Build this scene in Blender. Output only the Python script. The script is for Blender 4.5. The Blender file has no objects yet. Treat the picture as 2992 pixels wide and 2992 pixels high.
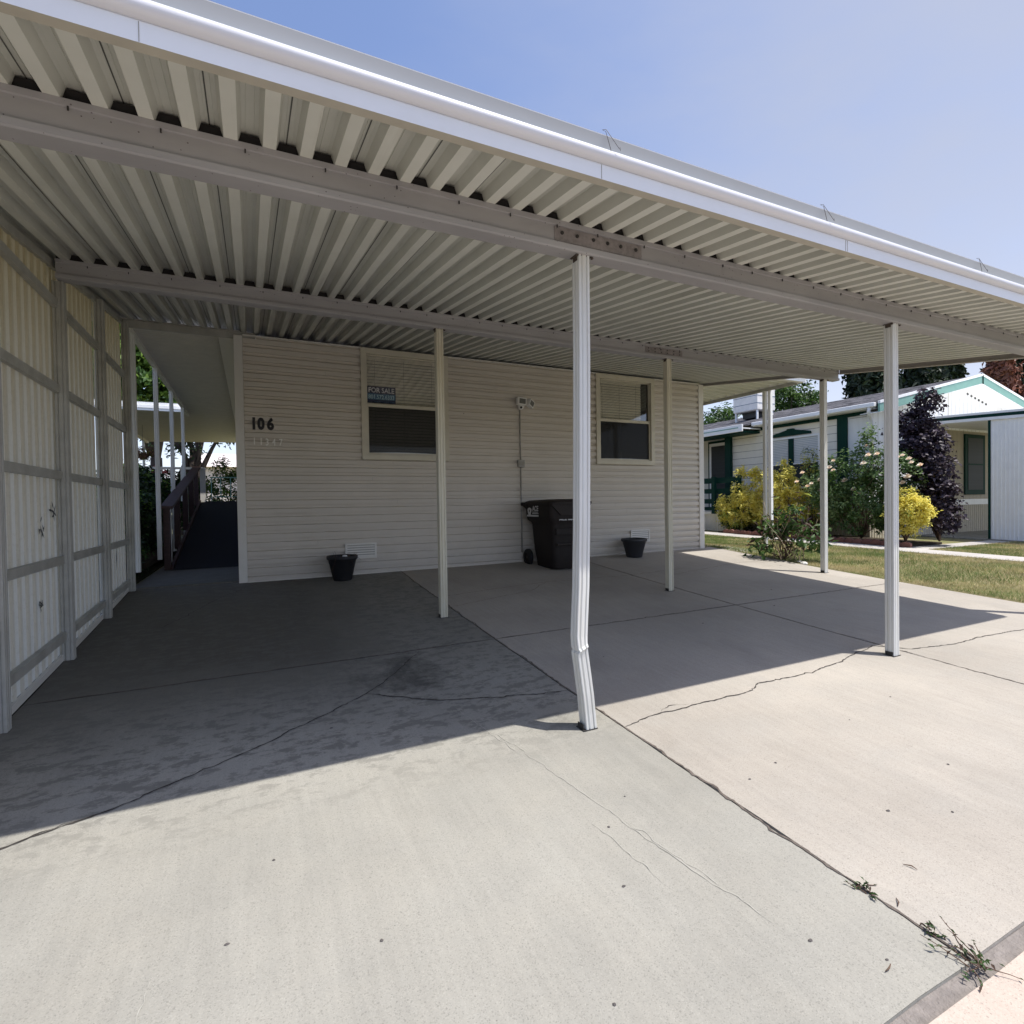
import bpy, bmesh, math, random
import numpy as np
from mathutils import Vector, Matrix
random.seed(7); np.random.seed(7)
sc = bpy.context.scene
COL = sc.collection
R = math.radians

# ------------------------------------------------------------------ terrain
def G(x, y):
    yc = min(max(y, -1.0), 8.0)
    xc = min(max(x, -6.0), 9.0)
    return -.4876 + .0066*xc + .0436*yc + .0024*yc*yc
def Nn(y):
    return -.14 + .02*min(max(y, -10), 30)
def T(x, y):
    if x <= 8.25: return G(x, y)
    t = min(1, (x-8.25)/1.9); t = t*t*(3-2*t)
    return G(8.25, y)*(1-t) + Nn(y)*t

# ------------------------------------------------------------------ materials
def new_mat(name):
    m = bpy.data.materials.new(name); m.use_nodes = True
    nt = m.node_tree
    return m, nt, nt.nodes['Principled BSDF']
def link(nt, a, b): nt.links.new(a, b)
def nd(nt, t, **kw):
    n = nt.nodes.new(t)
    for k, v in kw.items():
        if k.startswith('i_'): n.inputs[k[2:]].default_value = v
        else: setattr(n, k, v)
    return n
def noise(nt, vec, scale, detail=4, rough=.6, stretch=None):
    if stretch:
        mp = nd(nt, 'ShaderNodeMapping'); mp.inputs['Scale'].default_value = stretch
        link(nt, vec, mp.inputs['Vector']); vec = mp.outputs['Vector']
    n = nd(nt, 'ShaderNodeTexNoise'); n.inputs['Scale'].default_value = scale
    n.inputs['Detail'].default_value = detail; n.inputs['Roughness'].default_value = rough
    link(nt, vec, n.inputs['Vector']); return n.outputs['Fac']
def ramp(nt, fac, stops):
    r = nd(nt, 'ShaderNodeValToRGB'); e = r.color_ramp.elements
    while len(e) < len(stops): e.new(.5)
    for el, (p, c) in zip(e, stops):
        el.position = p; el.color = (*c, 1) if len(c) == 3 else c
    link(nt, fac, r.inputs['Fac']); return r.outputs['Color']
def g3(v): return (v, v, v)
def mixc(nt, a, b, fac, mode='MIX'):
    m = nd(nt, 'ShaderNodeMix', data_type='RGBA', blend_type=mode)
    if isinstance(fac, (int, float)): m.inputs[0].default_value = fac
    else: link(nt, fac, m.inputs[0])
    for s, v in ((6, a), (7, b)):
        if isinstance(v, tuple): m.inputs[s].default_value = (*v, 1)
        else: link(nt, v, m.inputs[s])
    return m.outputs[2]
def math_n(nt, op, a, b=None, clamp=False):
    m = nd(nt, 'ShaderNodeMath', operation=op); m.use_clamp = clamp
    for s, v in ((0, a), (1, b)):
        if v is None: continue
        if isinstance(v, (int, float)): m.inputs[s].default_value = v
        else: link(nt, v, m.inputs[s])
    return m.outputs[0]
def bumpn(nt, h, strength, dist, bsdf):
    b = nd(nt, 'ShaderNodeBump'); b.inputs['Strength'].default_value = strength; b.inputs['Distance'].default_value = dist
    link(nt, h, b.inputs['Height']); link(nt, b.outputs['Normal'], bsdf.inputs['Normal'])
def pos(nt):
    return nd(nt, 'ShaderNodeNewGeometry').outputs['Position']
def mat(name, col, rough=.6, var=.12, scale=6, stretch=None, bump=0, bscale=80, metal=0, spec=.4, fine=0, dirt=None, dirt_amt=.3, dirt_scale=2, dirt_stretch=None):
    m, nt, b = new_mat(name); p = pos(nt)
    f = noise(nt, p, scale, 5, .6, stretch)
    c = ramp(nt, f, [(.25, tuple(v*(1-var) for v in col)), (.75, tuple(min(1, v*(1+var)) for v in col))])
    if fine:
        f2 = noise(nt, p, 160, 2, .7)
        c = mixc(nt, c, ramp(nt, f2, [(.3, g3(1-fine)), (.7, g3(1+0*fine))]), 1.0, 'MULTIPLY')
    if dirt:
        d = noise(nt, p, dirt_scale, 6, .65, dirt_stretch)
        dm = ramp(nt, d, [(.45, g3(0)), (.75, g3(dirt_amt))])
        c = mixc(nt, c, dirt, dm)
    link(nt, c, b.inputs['Base Color'])
    b.inputs['Roughness'].default_value = rough; b.inputs['Metallic'].default_value = metal
    b.inputs['Specular IOR Level'].default_value = spec
    if bump: bumpn(nt, noise(nt, p, bscale, 3), bump, .01, b)
    return m

def concrete(name, base, tint, stain_shade=0.0):
    m, nt, b = new_mat(name); p = pos(nt)
    big = noise(nt, p, .55, 6, .62)
    mid = noise(nt, p, 3.2, 6, .65)
    c = mixc(nt, tuple(v*.80 for v in base), tuple(min(1, v*1.12) for v in base), ramp(nt, big, [(.3, g3(0)), (.7, g3(1))]))
    c = mixc(nt, c, tint, ramp(nt, mid, [(.42, g3(0)), (.8, g3(.5))]))
    # aggregate: pale and dark grains
    v = nd(nt, 'ShaderNodeTexVoronoi'); v.inputs['Scale'].default_value = 300; link(nt, p, v.inputs['Vector'])
    vr = nd(nt, 'ShaderNodeSeparateColor'); link(nt, v.outputs['Color'], vr.inputs[0])
    c = mixc(nt, c, ramp(nt, vr.outputs[0], [(0, g3(.72)), (.14, g3(.95)), (.5, g3(1.0)), (.9, g3(1.04)), (1, g3(1.15))]), .85, 'MULTIPLY')
    v2 = nd(nt, 'ShaderNodeTexVoronoi'); v2.inputs['Scale'].default_value = 110; link(nt, p, v2.inputs['Vector'])
    vr2 = nd(nt, 'ShaderNodeSeparateColor'); link(nt, v2.outputs['Color'], vr2.inputs[0])
    sp = math_n(nt, 'MULTIPLY', math_n(nt, 'GREATER_THAN', vr2.outputs[1], .93), math_n(nt, 'LESS_THAN', v2.outputs['Distance'], .33))
    c = mixc(nt, c, (.13, .12, .11), math_n(nt, 'MULTIPLY', sp, .35))
    # broom streaks along the drive
    st = noise(nt, p, 4, 3, .6, (9, .5, 1))
    c = mixc(nt, c, ramp(nt, st, [(.3, g3(.93)), (.7, g3(1.03))]), .8, 'MULTIPLY')
    # tyre scuffs and blotches
    bl = noise(nt, p, 1.15, 7, .7, (1.6, .7, 1))
    c = mixc(nt, c, tuple(v*.55 for v in base), ramp(nt, bl, [(.56, g3(0)), (.80, g3(.4))]))
    if stain_shade:
        # bay darkening: shade falloff painted into the colour, along with old stains
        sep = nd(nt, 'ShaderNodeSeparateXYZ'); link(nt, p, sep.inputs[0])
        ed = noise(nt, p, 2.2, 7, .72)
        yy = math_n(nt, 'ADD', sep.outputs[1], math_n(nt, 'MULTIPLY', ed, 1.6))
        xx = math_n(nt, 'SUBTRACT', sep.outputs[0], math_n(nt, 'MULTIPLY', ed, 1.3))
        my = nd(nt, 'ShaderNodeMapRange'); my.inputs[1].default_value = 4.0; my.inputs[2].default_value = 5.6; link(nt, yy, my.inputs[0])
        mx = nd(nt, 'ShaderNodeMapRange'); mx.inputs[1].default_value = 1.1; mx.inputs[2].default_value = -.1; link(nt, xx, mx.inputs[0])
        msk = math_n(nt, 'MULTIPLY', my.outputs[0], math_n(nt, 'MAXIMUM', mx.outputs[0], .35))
        c = mixc(nt, c, tuple(v*.20 for v in (base[0]*1.03, base[1], base[2]*.94)), math_n(nt, 'MULTIPLY', msk, stain_shade))
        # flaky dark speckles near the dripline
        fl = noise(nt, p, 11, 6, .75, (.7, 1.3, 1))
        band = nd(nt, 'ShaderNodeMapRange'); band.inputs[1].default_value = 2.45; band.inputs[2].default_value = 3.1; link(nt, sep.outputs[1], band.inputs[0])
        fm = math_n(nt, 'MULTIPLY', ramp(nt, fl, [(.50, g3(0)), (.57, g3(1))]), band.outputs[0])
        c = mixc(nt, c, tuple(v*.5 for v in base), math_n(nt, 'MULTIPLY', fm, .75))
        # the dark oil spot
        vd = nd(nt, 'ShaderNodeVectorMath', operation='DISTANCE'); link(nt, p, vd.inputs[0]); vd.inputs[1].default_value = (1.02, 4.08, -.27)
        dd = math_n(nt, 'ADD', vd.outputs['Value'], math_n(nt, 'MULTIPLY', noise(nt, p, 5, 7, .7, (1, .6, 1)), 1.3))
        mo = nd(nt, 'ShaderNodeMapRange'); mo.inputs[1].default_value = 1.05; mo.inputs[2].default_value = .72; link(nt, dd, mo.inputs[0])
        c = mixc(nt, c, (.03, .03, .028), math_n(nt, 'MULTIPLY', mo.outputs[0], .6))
    link(nt, c, b.inputs['Base Color']); b.inputs['Roughness'].default_value = .85; b.inputs['Specular IOR Level'].default_value = .25
    h = math_n(nt, 'ADD', math_n(nt, 'MULTIPLY', noise(nt, p, 120, 3), .6), math_n(nt, 'MULTIPLY', mid, 1.5))
    bumpn(nt, h, .35, .006, b)
    return m

def leafmat(name, col, trans=.35, var=.3):
    m, nt, b = new_mat(name); p = pos(nt)
    f = noise(nt, p, 4, 3)
    c = ramp(nt, f, [(.3, tuple(v*(1-var) for v in col)), (.7, tuple(min(1, v*(1+var)) for v in col))])
    link(nt, c, b.inputs['Base Color']); b.inputs['Roughness'].default_value = .5; b.inputs['Specular IOR Level'].default_value = .3
    t = nd(nt, 'ShaderNodeBsdfTranslucent'); link(nt, c, t.inputs['Color'])
    mx = nd(nt, 'ShaderNodeMixShader'); mx.inputs[0].default_value = trans
    link(nt, b.outputs[0], mx.inputs[1]); link(nt, t.outputs[0], mx.inputs[2])
    link(nt, mx.outputs[0], nt.nodes['Material Output'].inputs['Surface'])
    return m
def glassmat(name, tint=(.05, .055, .05), clear=.85):
    m, nt, b = new_mat(name)
    b.inputs['Base Color'].default_value = (*tint, 1); b.inputs['Roughness'].default_value = .03
    b.inputs['Specular IOR Level'].default_value = .7
    t = nd(nt, 'ShaderNodeBsdfTransparent'); lw = nd(nt, 'ShaderNodeLayerWeight'); lw.inputs[0].default_value = .25
    f = math_n(nt, 'ADD', math_n(nt, 'MULTIPLY', lw.outputs['Fresnel'], .8), 1-clear, True)
    mx = nd(nt, 'ShaderNodeMixShader'); link(nt, f, mx.inputs[0])
    g = nd(nt, 'ShaderNodeBsdfGlossy'); g.inputs['Roughness'].default_value = .04
    link(nt, t.outputs[0], mx.inputs[1]); link(nt, g.outputs[0], mx.inputs[2])
    link(nt, mx.outputs[0], nt.nodes['Material Output'].inputs['Surface'])
    return m
def screenmat(name, dens=.72):
    m, nt, b = new_mat(name); b.inputs['Base Color'].default_value = (.02, .02, .02, 1); b.inputs['Roughness'].default_value = .6
    b.inputs['Specular IOR Level'].default_value = .2
    t = nd(nt, 'ShaderNodeBsdfTransparent'); mx = nd(nt, 'ShaderNodeMixShader'); mx.inputs[0].default_value = dens
    link(nt, t.outputs[0], mx.inputs[1]); link(nt, b.outputs[0], mx.inputs[2])
    link(nt, mx.outputs[0], nt.nodes['Material Output'].inputs['Surface'])
    return m
def translucent_panel(name, A=(.78, .74, .64), B=(.68, .61, .47)):
    m, nt, b = new_mat(name); p = pos(nt)
    sep = nd(nt, 'ShaderNodeSeparateXYZ'); link(nt, p, sep.inputs[0])
    n1 = noise(nt, p, 3, 6, .7, (1, 1, .35))
    a = math_n(nt, 'ADD', sep.outputs[2], math_n(nt, 'MULTIPLY', n1, 1.2))
    age = nd(nt, 'ShaderNodeMapRange'); age.inputs[1].default_value = 1.3; age.inputs[2].default_value = 3.2; link(nt, a, age.inputs[0])
    c = mixc(nt, A, B, age.outputs[0])
    c = mixc(nt, c, (.4, .33, .2), ramp(nt, noise(nt, p, 30, 4, .8), [(.5, g3(0)), (.85, g3(.35))]))
    link(nt, c, b.inputs['Base Color']); b.inputs['Roughness'].default_value = .55; b.inputs['Specular IOR Level'].default_value = .3
    t = nd(nt, 'ShaderNodeBsdfTranslucent'); link(nt, c, t.inputs['Color'])
    mx = nd(nt, 'ShaderNodeMixShader'); mx.inputs[0].default_value = .5
    link(nt, b.outputs[0], mx.inputs[1]); link(nt, t.outputs[0], mx.inputs[2])
    link(nt, mx.outputs[0], nt.nodes['Material Output'].inputs['Surface'])
    return m
def shingles(name):
    m, nt, b = new_mat(name); p = pos(nt)
    sep = nd(nt, 'ShaderNodeSeparateXYZ'); link(nt, p, sep.inputs[0])
    cmb = nd(nt, 'ShaderNodeCombineXYZ'); link(nt, sep.outputs[1], cmb.inputs[0]); link(nt, math_n(nt, 'MULTIPLY', sep.outputs[0], 1.03), cmb.inputs[1])
    br = nd(nt, 'ShaderNodeTexBrick'); link(nt, cmb.outputs[0], br.inputs['Vector']); br.inputs['Scale'].default_value = 1
    br.inputs['Brick Width'].default_value = .28; br.inputs['Row Height'].default_value = .14; br.inputs['Mortar Size'].default_value = .006
    br.inputs['Color1'].default_value = (.022, .022, .026, 1); br.inputs['Color2'].default_value = (.17, .165, .175, 1); br.inputs['Mortar'].default_value = (.03, .03, .03, 1)
    c = mixc(nt, br.outputs['Color'], ramp(nt, noise(nt, p, 5, 5, .75, (.6, 1.6, 1)), [(.35, g3(.3)), (.65, g3(1.5))]), .9, 'MULTIPLY')
    link(nt, c, b.inputs['Base Color']); b.inputs['Roughness'].default_value = .95; b.inputs['Specular IOR Level'].default_value = .1
    bumpn(nt, br.outputs['Fac'], .6, .01, b)
    return m
def groundmat(name, a, bcol, ccol, scale=1.2):
    m, nt, b = new_mat(name); p = pos(nt)
    c = mixc(nt, a, bcol, ramp(nt, noise(nt, p, scale, 6, .65), [(.38, g3(0)), (.62, g3(1))]))
    c = mixc(nt, c, ccol, ramp(nt, noise(nt, p, 38, 4, .7), [(.45, g3(0)), (.75, g3(.7))]))
    link(nt, c, b.inputs['Base Color']); b.inputs['Roughness'].default_value = .95; b.inputs['Specular IOR Level'].default_value = .1
    bumpn(nt, noise(nt, p, 60, 4), .8, .03, b)
    return m
def roofpaint(name, k=1.0):
    m, nt, b = new_mat(name); p = pos(nt)
    sep = nd(nt, 'ShaderNodeSeparateXYZ'); link(nt, p, sep.inputs[0])
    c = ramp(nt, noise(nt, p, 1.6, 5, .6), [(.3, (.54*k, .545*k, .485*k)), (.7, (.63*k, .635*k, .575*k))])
    s1 = noise(nt, p, 1.0, 5, .7, (24, .6, .6))
    s2 = noise(nt, p, 1.0, 5, .7, (60, 1.2, 1.2))
    # run-off marks above the house end, each a different length
    ln = nd(nt, 'ShaderNodeMapRange'); ln.inputs[1].default_value = 3.9; ln.inputs[2].default_value = 5.3
    link(nt, math_n(nt, 'ADD', sep.outputs[1], math_n(nt, 'MULTIPLY', s2, -1.0)), ln.inputs[0])
    rx = nd(nt, 'ShaderNodeMapRange'); rx.inputs[1].default_value = 3.6; rx.inputs[2].default_value = .6; link(nt, sep.outputs[0], rx.inputs[0])
    mk = math_n(nt, 'MULTIPLY', ramp(nt, s1, [(.4, g3(.35)), (.65, g3(.9))]), math_n(nt, 'MULTIPLY', ln.outputs[0], rx.outputs[0]))
    c = mixc(nt, c, (.24, .23, .21), mk)
    c = mixc(nt, c, (.5, .47, .4), ramp(nt, s1, [(.55, g3(0)), (.8, g3(.4))]))
    link(nt, c, b.inputs['Base Color']); b.inputs['Roughness'].default_value = .38; b.inputs['Specular IOR Level'].default_value = .4
    return m
def beammat(name):
    m, nt, b = new_mat(name); p = pos(nt)
    c = ramp(nt, noise(nt, p, 2.5, 5, .6, (.5, 1, 2)), [(.3, (.315, .305, .31)), (.7, (.39, .38, .38))])
    v = nd(nt, 'ShaderNodeTexVoronoi'); v.inputs['Scale'].default_value = 34; link(nt, p, v.inputs['Vector'])
    sep = nd(nt, 'ShaderNodeSeparateColor'); link(nt, v.outputs['Color'], sep.inputs[0])
    f = math_n(nt, 'MULTIPLY', math_n(nt, 'LESS_THAN', v.outputs['Distance'], .11), math_n(nt, 'GREATER_THAN', sep.outputs[0], .55))
    c = mixc(nt, c, (.10, .08, .08), math_n(nt, 'MULTIPLY', f, .8))
    link(nt, c, b.inputs['Base Color']); b.inputs['Roughness'].default_value = .5; b.inputs['Specular IOR Level'].default_value = .35
    return m
def sidingmat(name, a, bcol):
    m, nt, b = new_mat(name); p = pos(nt)
    sep = nd(nt, 'ShaderNodeSeparateXYZ'); link(nt, p, sep.inputs[0])
    c = ramp(nt, noise(nt, p, 1.2, 6, .6, (1, 1, .5)), [(.3, a), (.7, bcol)])
    # splash-back dirt on the lowest courses
    d = nd(nt, 'ShaderNodeMapRange'); d.inputs[1].default_value = .75; d.inputs[2].default_value = 0
    link(nt, math_n(nt, 'ADD', sep.outputs[2], math_n(nt, 'MULTIPLY', noise(nt, p, 5, 5, .7), .5)), d.inputs[0])
    c = mixc(nt, c, (.30, .29, .28), math_n(nt, 'MULTIPLY', d.outputs[0], .45))
    c = mixc(nt, c, (.3, .28, .25), ramp(nt, noise(nt, p, 6, 6, .7, (.35, 1, 3)), [(.6, g3(0)), (.85, g3(.35))]))
    link(nt, c, b.inputs['Base Color']); b.inputs['Roughness'].default_value = .5; b.inputs['Specular IOR Level'].default_value = .3
    bumpn(nt, noise(nt, p, 30, 4, .6, (.25, 1, 4)), .12, .004, b)
    return m

M = {}
M['conc_grey'] = concrete('concrete_grey', (.325, .314, .276), (.355, .335, .285), stain_shade=.72)
M['conc_beige'] = concrete('concrete_beige', (.40, .365, .315), (.36, .343, .308))
M['conc_pink'] = concrete('concrete_pink', (.52, .43, .36), (.5, .44, .38))
M['dark_ground'] = groundmat('dark_ground', (.035, .045, .02), (.06, .055, .035), (.03, .025, .02), 2)
M['conc_walk'] = concrete('concrete_walk', (.50, .47, .43), (.42, .40, .37))
M['crack'] = mat('crack_dark', (.055, .048, .042), .95, .3, 30)
M['patch'] = mat('joint_filler', (.23, .205, .185), .95, .3, 18, bump=.8, bscale=90)
M['dirt'] = mat('dirt', (.09, .075, .06), .95, .3, 10, bump=.6)
M['jdirt'] = mat('joint_dirt', (.12, .10, .085), .95, .4, 25, bump=.6)
M['scratch'] = mat('scratch_pale', (.375, .362, .32), .9, .15, 20)
M['asphalt'] = mat('asphalt', (.06, .06, .06), .9, .2, 20, bump=.5)
M['lawn'] = groundmat('lawn_soil', (.17, .19, .075), (.34, .29, .16), (.14, .12, .075))
M['soil'] = groundmat('bed_soil', (.05, .04, .03), (.08, .06, .045), (.03, .025, .02), 3)
M['roof'] = roofpaint('carport_roof_paint')
M['roofrib_lit'] = roofpaint('roof_paint_lit_rib', 1.2)  # same roof paint lightened, the light on the rib flats put into colour
M['seam'] = mat('seam_dark', (.10, .10, .09), .7)
M['beam'] = beammat('beam_paint')
M['plate'] = mat('splice_steel', (.25, .225, .22), .55, .3, 25, bump=.3, bscale=200)
M['gap_dark'] = mat('gap_shade', (.022, .020, .020), .95)  # near-black for the shade and soot in the rib gaps
M['bolt'] = mat('bolt_dark', (.035, .032, .03), .5)
M['post'] = mat('post_white', (.68, .68, .645), .42, .07, 3, (1, 1, .3), dirt=(.45, .38, .26), dirt_amt=.28, dirt_scale=3, dirt_stretch=(8, 8, .6))
M['postold'] = mat('post_cream', (.62, .59, .47), .45, .1, 3, (1, 1, .3), dirt=(.42, .34, .19), dirt_amt=.5, dirt_scale=3, dirt_stretch=(10, 10, .5))
M['rust'] = mat('rusty_bracket', (.085, .065, .052), .8, .4, 30)
M['fascia'] = mat('fascia_white', (.80, .81, .82), .35, .03, 2, dirt=(.6, .58, .54), dirt_amt=.22, dirt_scale=2.5, dirt_stretch=(.7, 3, 3))
M['fascia_tan'] = mat('lip_tan', (.50, .47, .39), .5, .1)
M['bead'] = mat('bead_white', (.70, .70, .73), .3, .02, 2)
M['edge_shade'] = mat('gutter_edge_shaded', (.50, .515, .52), .4, .08, 1.5, (.4, 3, 3))  # greyed white: shade of the outward-leaning top band put into its colour
M['endtrim'] = mat('end_trim', (.40, .37, .35), .5, .12)
M['panel'] = translucent_panel('aged_fibreglass')
M['panelrib'] = translucent_panel('aged_fibreglass_rib', (.70, .64, .52), (.58, .50, .35))
M['girt'] = mat('girt_grey', (.42, .415, .38), .5, .15, 5, dirt=(.2, .18, .15), dirt_amt=.5, dirt_scale=4)
M['siding'] = sidingmat('vinyl_siding', (.58, .535, .465), (.65, .60, .53))
M['trimw'] = mat('trim_white', (.72, .70, .65), .45, .08, 3, dirt=(.4, .36, .3), dirt_amt=.35, dirt_scale=3)
M['winframe'] = mat('window_frame', (.62, .58, .47), .45, .08, 3, dirt=(.4, .36, .28), dirt_amt=.3)
M['glass'] = glassmat('window_glass')
M['screen'] = screenmat('insect_screen', .74)
M['screend'] = screenmat('insect_screen_dense', .80)
M['blind'] = mat('blind_slat', (.74, .71, .58), .45, .08)
M['room'] = mat('dark_room', (.03, .03, .03), .9)
M['navy'] = mat('sign_navy', (.016, .022, .075), .4, .05)
M['signblue'] = mat('sign_blue', (.055, .17, .30), .4, .05)
M['signtext'] = mat('sign_white', (.8, .8, .8), .4, .02)
M['signcyan'] = mat('sign_pale_blue', (.60, .80, .85), .4, .02)
M['black'] = mat('black_plastic', (.012, .012, .013), .45, .2)
M['brass'] = mat('dull_metal', (.88, .86, .80), .4, .06)
M['steel'] = mat('conduit_grey', (.32, .31, .28), .5, .15, metal=.3)
M['lampw'] = mat('lamp_white', (.84, .83, .80), .4, .05)
M['lens'] = mat('lamp_lens', (.16, .16, .145), .15, .1)
M['cart'] = mat('cart_brown', (.015, .0105, .009), .7, .2, 8, bump=.25, bscale=140)
M['cartlid'] = mat('cart_lid', (.020, .014, .012), .65, .2, 8, bump=.25, bscale=140)
M['rubber'] = mat('rubber', (.012, .012, .014), .6)
M['decal'] = mat('decal_grey', (.62, .62, .62), .5, .1)
M['decalw'] = mat('stamp_white', (.72, .72, .72), .5, .1)
M['pot'] = mat('pot_black', (.018, .018, .021), .55, .2, 12)
M['pot2'] = mat('pot_charcoal', (.032, .034, .040), .5, .15, 12)
M['ramp'] = mat('ramp_carpet', (.008, .008, .012), .95, .3, 60, bump=.5, bscale=300)
M['wood'] = mat('stained_wood', (.055, .028, .024), .65, .3, 6, (1, 6, 6), bump=.3)
M['greenp'] = mat('dark_green_paint', (.006, .038, .028), .6, .15, spec=.12)
M['sage'] = mat('sage_green_paint', (.20, .38, .32), .5, .08)
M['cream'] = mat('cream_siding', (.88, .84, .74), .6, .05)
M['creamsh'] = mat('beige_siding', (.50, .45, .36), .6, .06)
M['creamsh2'] = mat('beige_wall_shaded', (.40, .35, .27), .6, .06)  # beige darkened, shade under the neighbour's carport roof painted in
M['white'] = mat('white_panel', (.88, .88, .86), .5, .05, 2, (1, 1, .2), dirt=(.6, .58, .54), dirt_amt=.3, dirt_scale=2, dirt_stretch=(4, 4, .5))
M['whiteb'] = mat('white_ribbed', (.90, .89, .86), .4, .04)
M['shingle'] = shingles('roof_shingles')
M['gutterw'] = mat('gutter_white', (.88, .88, .87), .35, .04)
M['groove'] = mat('groove_grey', (.30, .28, .24), .7)
M['ceil'] = mat('awning_ceiling', (.60, .575, .52), .55, .08)
M['groovel'] = mat('groove_pale', (.55, .52, .45), .7)
M['canvas'] = mat('cooler_canvas', (.86, .83, .78), .8, .1, 7, bump=.8, bscale=9)
M['rope'] = mat('cord_blue', (.13, .20, .28), .8)
M['darkmetal'] = mat('dark_metal', (.03, .03, .03), .5)
M['brick'] = mat('edging_brick', (.21, .095, .075), .85, .25, 9, bump=.5)
M['bark'] = mat('bark', (.055, .042, .034), .9, .35, 14, (1, 1, .3), bump=.9, bscale=40)
M['twig'] = mat('dry_twig', (.38, .30, .21), .8, .25)
M['stemb'] = mat('stem_brown', (.12, .075, .05), .8, .25)
M['l_yel'] = leafmat('leaf_yellow', (.93, .82, .22), .45, .12)
M['l_yel2'] = leafmat('leaf_yellow_deep', (.78, .70, .14), .45)
M['l_ygr'] = leafmat('leaf_yellow_green', (.36, .40, .08), .45)
M['l_grn'] = leafmat('leaf_green', (.050, .105, .028))
M['l_grn2'] = leafmat('leaf_mid_green', (.085, .16, .035))
M['l_lime'] = leafmat('leaf_lime', (.17, .28, .05), .45)
M['l_dark'] = leafmat('leaf_dark_green', (.022, .048, .018), .2)
M['l_con'] = leafmat('conifer_dark', (.018, .032, .016), .1)
M['l_con2'] = leafmat('conifer_green', (.030, .052, .022), .1)
M['l_rust'] = leafmat('conifer_rust', (.36, .155, .105), .15)
M['l_rust2'] = leafmat('conifer_rust_dark', (.22, .10, .07), .15)
M['l_purp'] = leafmat('leaf_purple', (.040, .028, .040), .15)
M['l_purp2'] = leafmat('leaf_plum', (.085, .065, .082), .15)
M['l_red'] = leafmat('leaf_red', (.30, .085, .10), .4)
M['l_bronze'] = leafmat('leaf_bronze', (.10, .065, .05), .25)
M['l_rose'] = leafmat('leaf_rose', (.10, .175, .06), .35)
M['l_rose2'] = leafmat('leaf_rose_light', (.24, .34, .14), .4)
M['petal'] = leafmat('petal_cream', (.85, .68, .50), .3, .1)
M['petal2'] = leafmat('petal_white', (.85, .80, .70), .3, .08)
M['grass1'] = leafmat('grass_green', (.17, .23, .07), .35)
M['grass2'] = leafmat('grass_straw', (.55, .46, .26), .35)
M['grass3'] = leafmat('grass_dry', (.40, .37, .16), .35)
M['stone'] = mat('pebble', (.09, .08, .075), .8, .3, 40)
M['stonew'] = mat('pale_rock', (.62, .60, .56), .85, .15, 20)
M['pale'] = mat('far_wall', (.62, .56, .53), .8, .05)
M['wire'] = mat('wire', (.13, .12, .12), .5)

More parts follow.
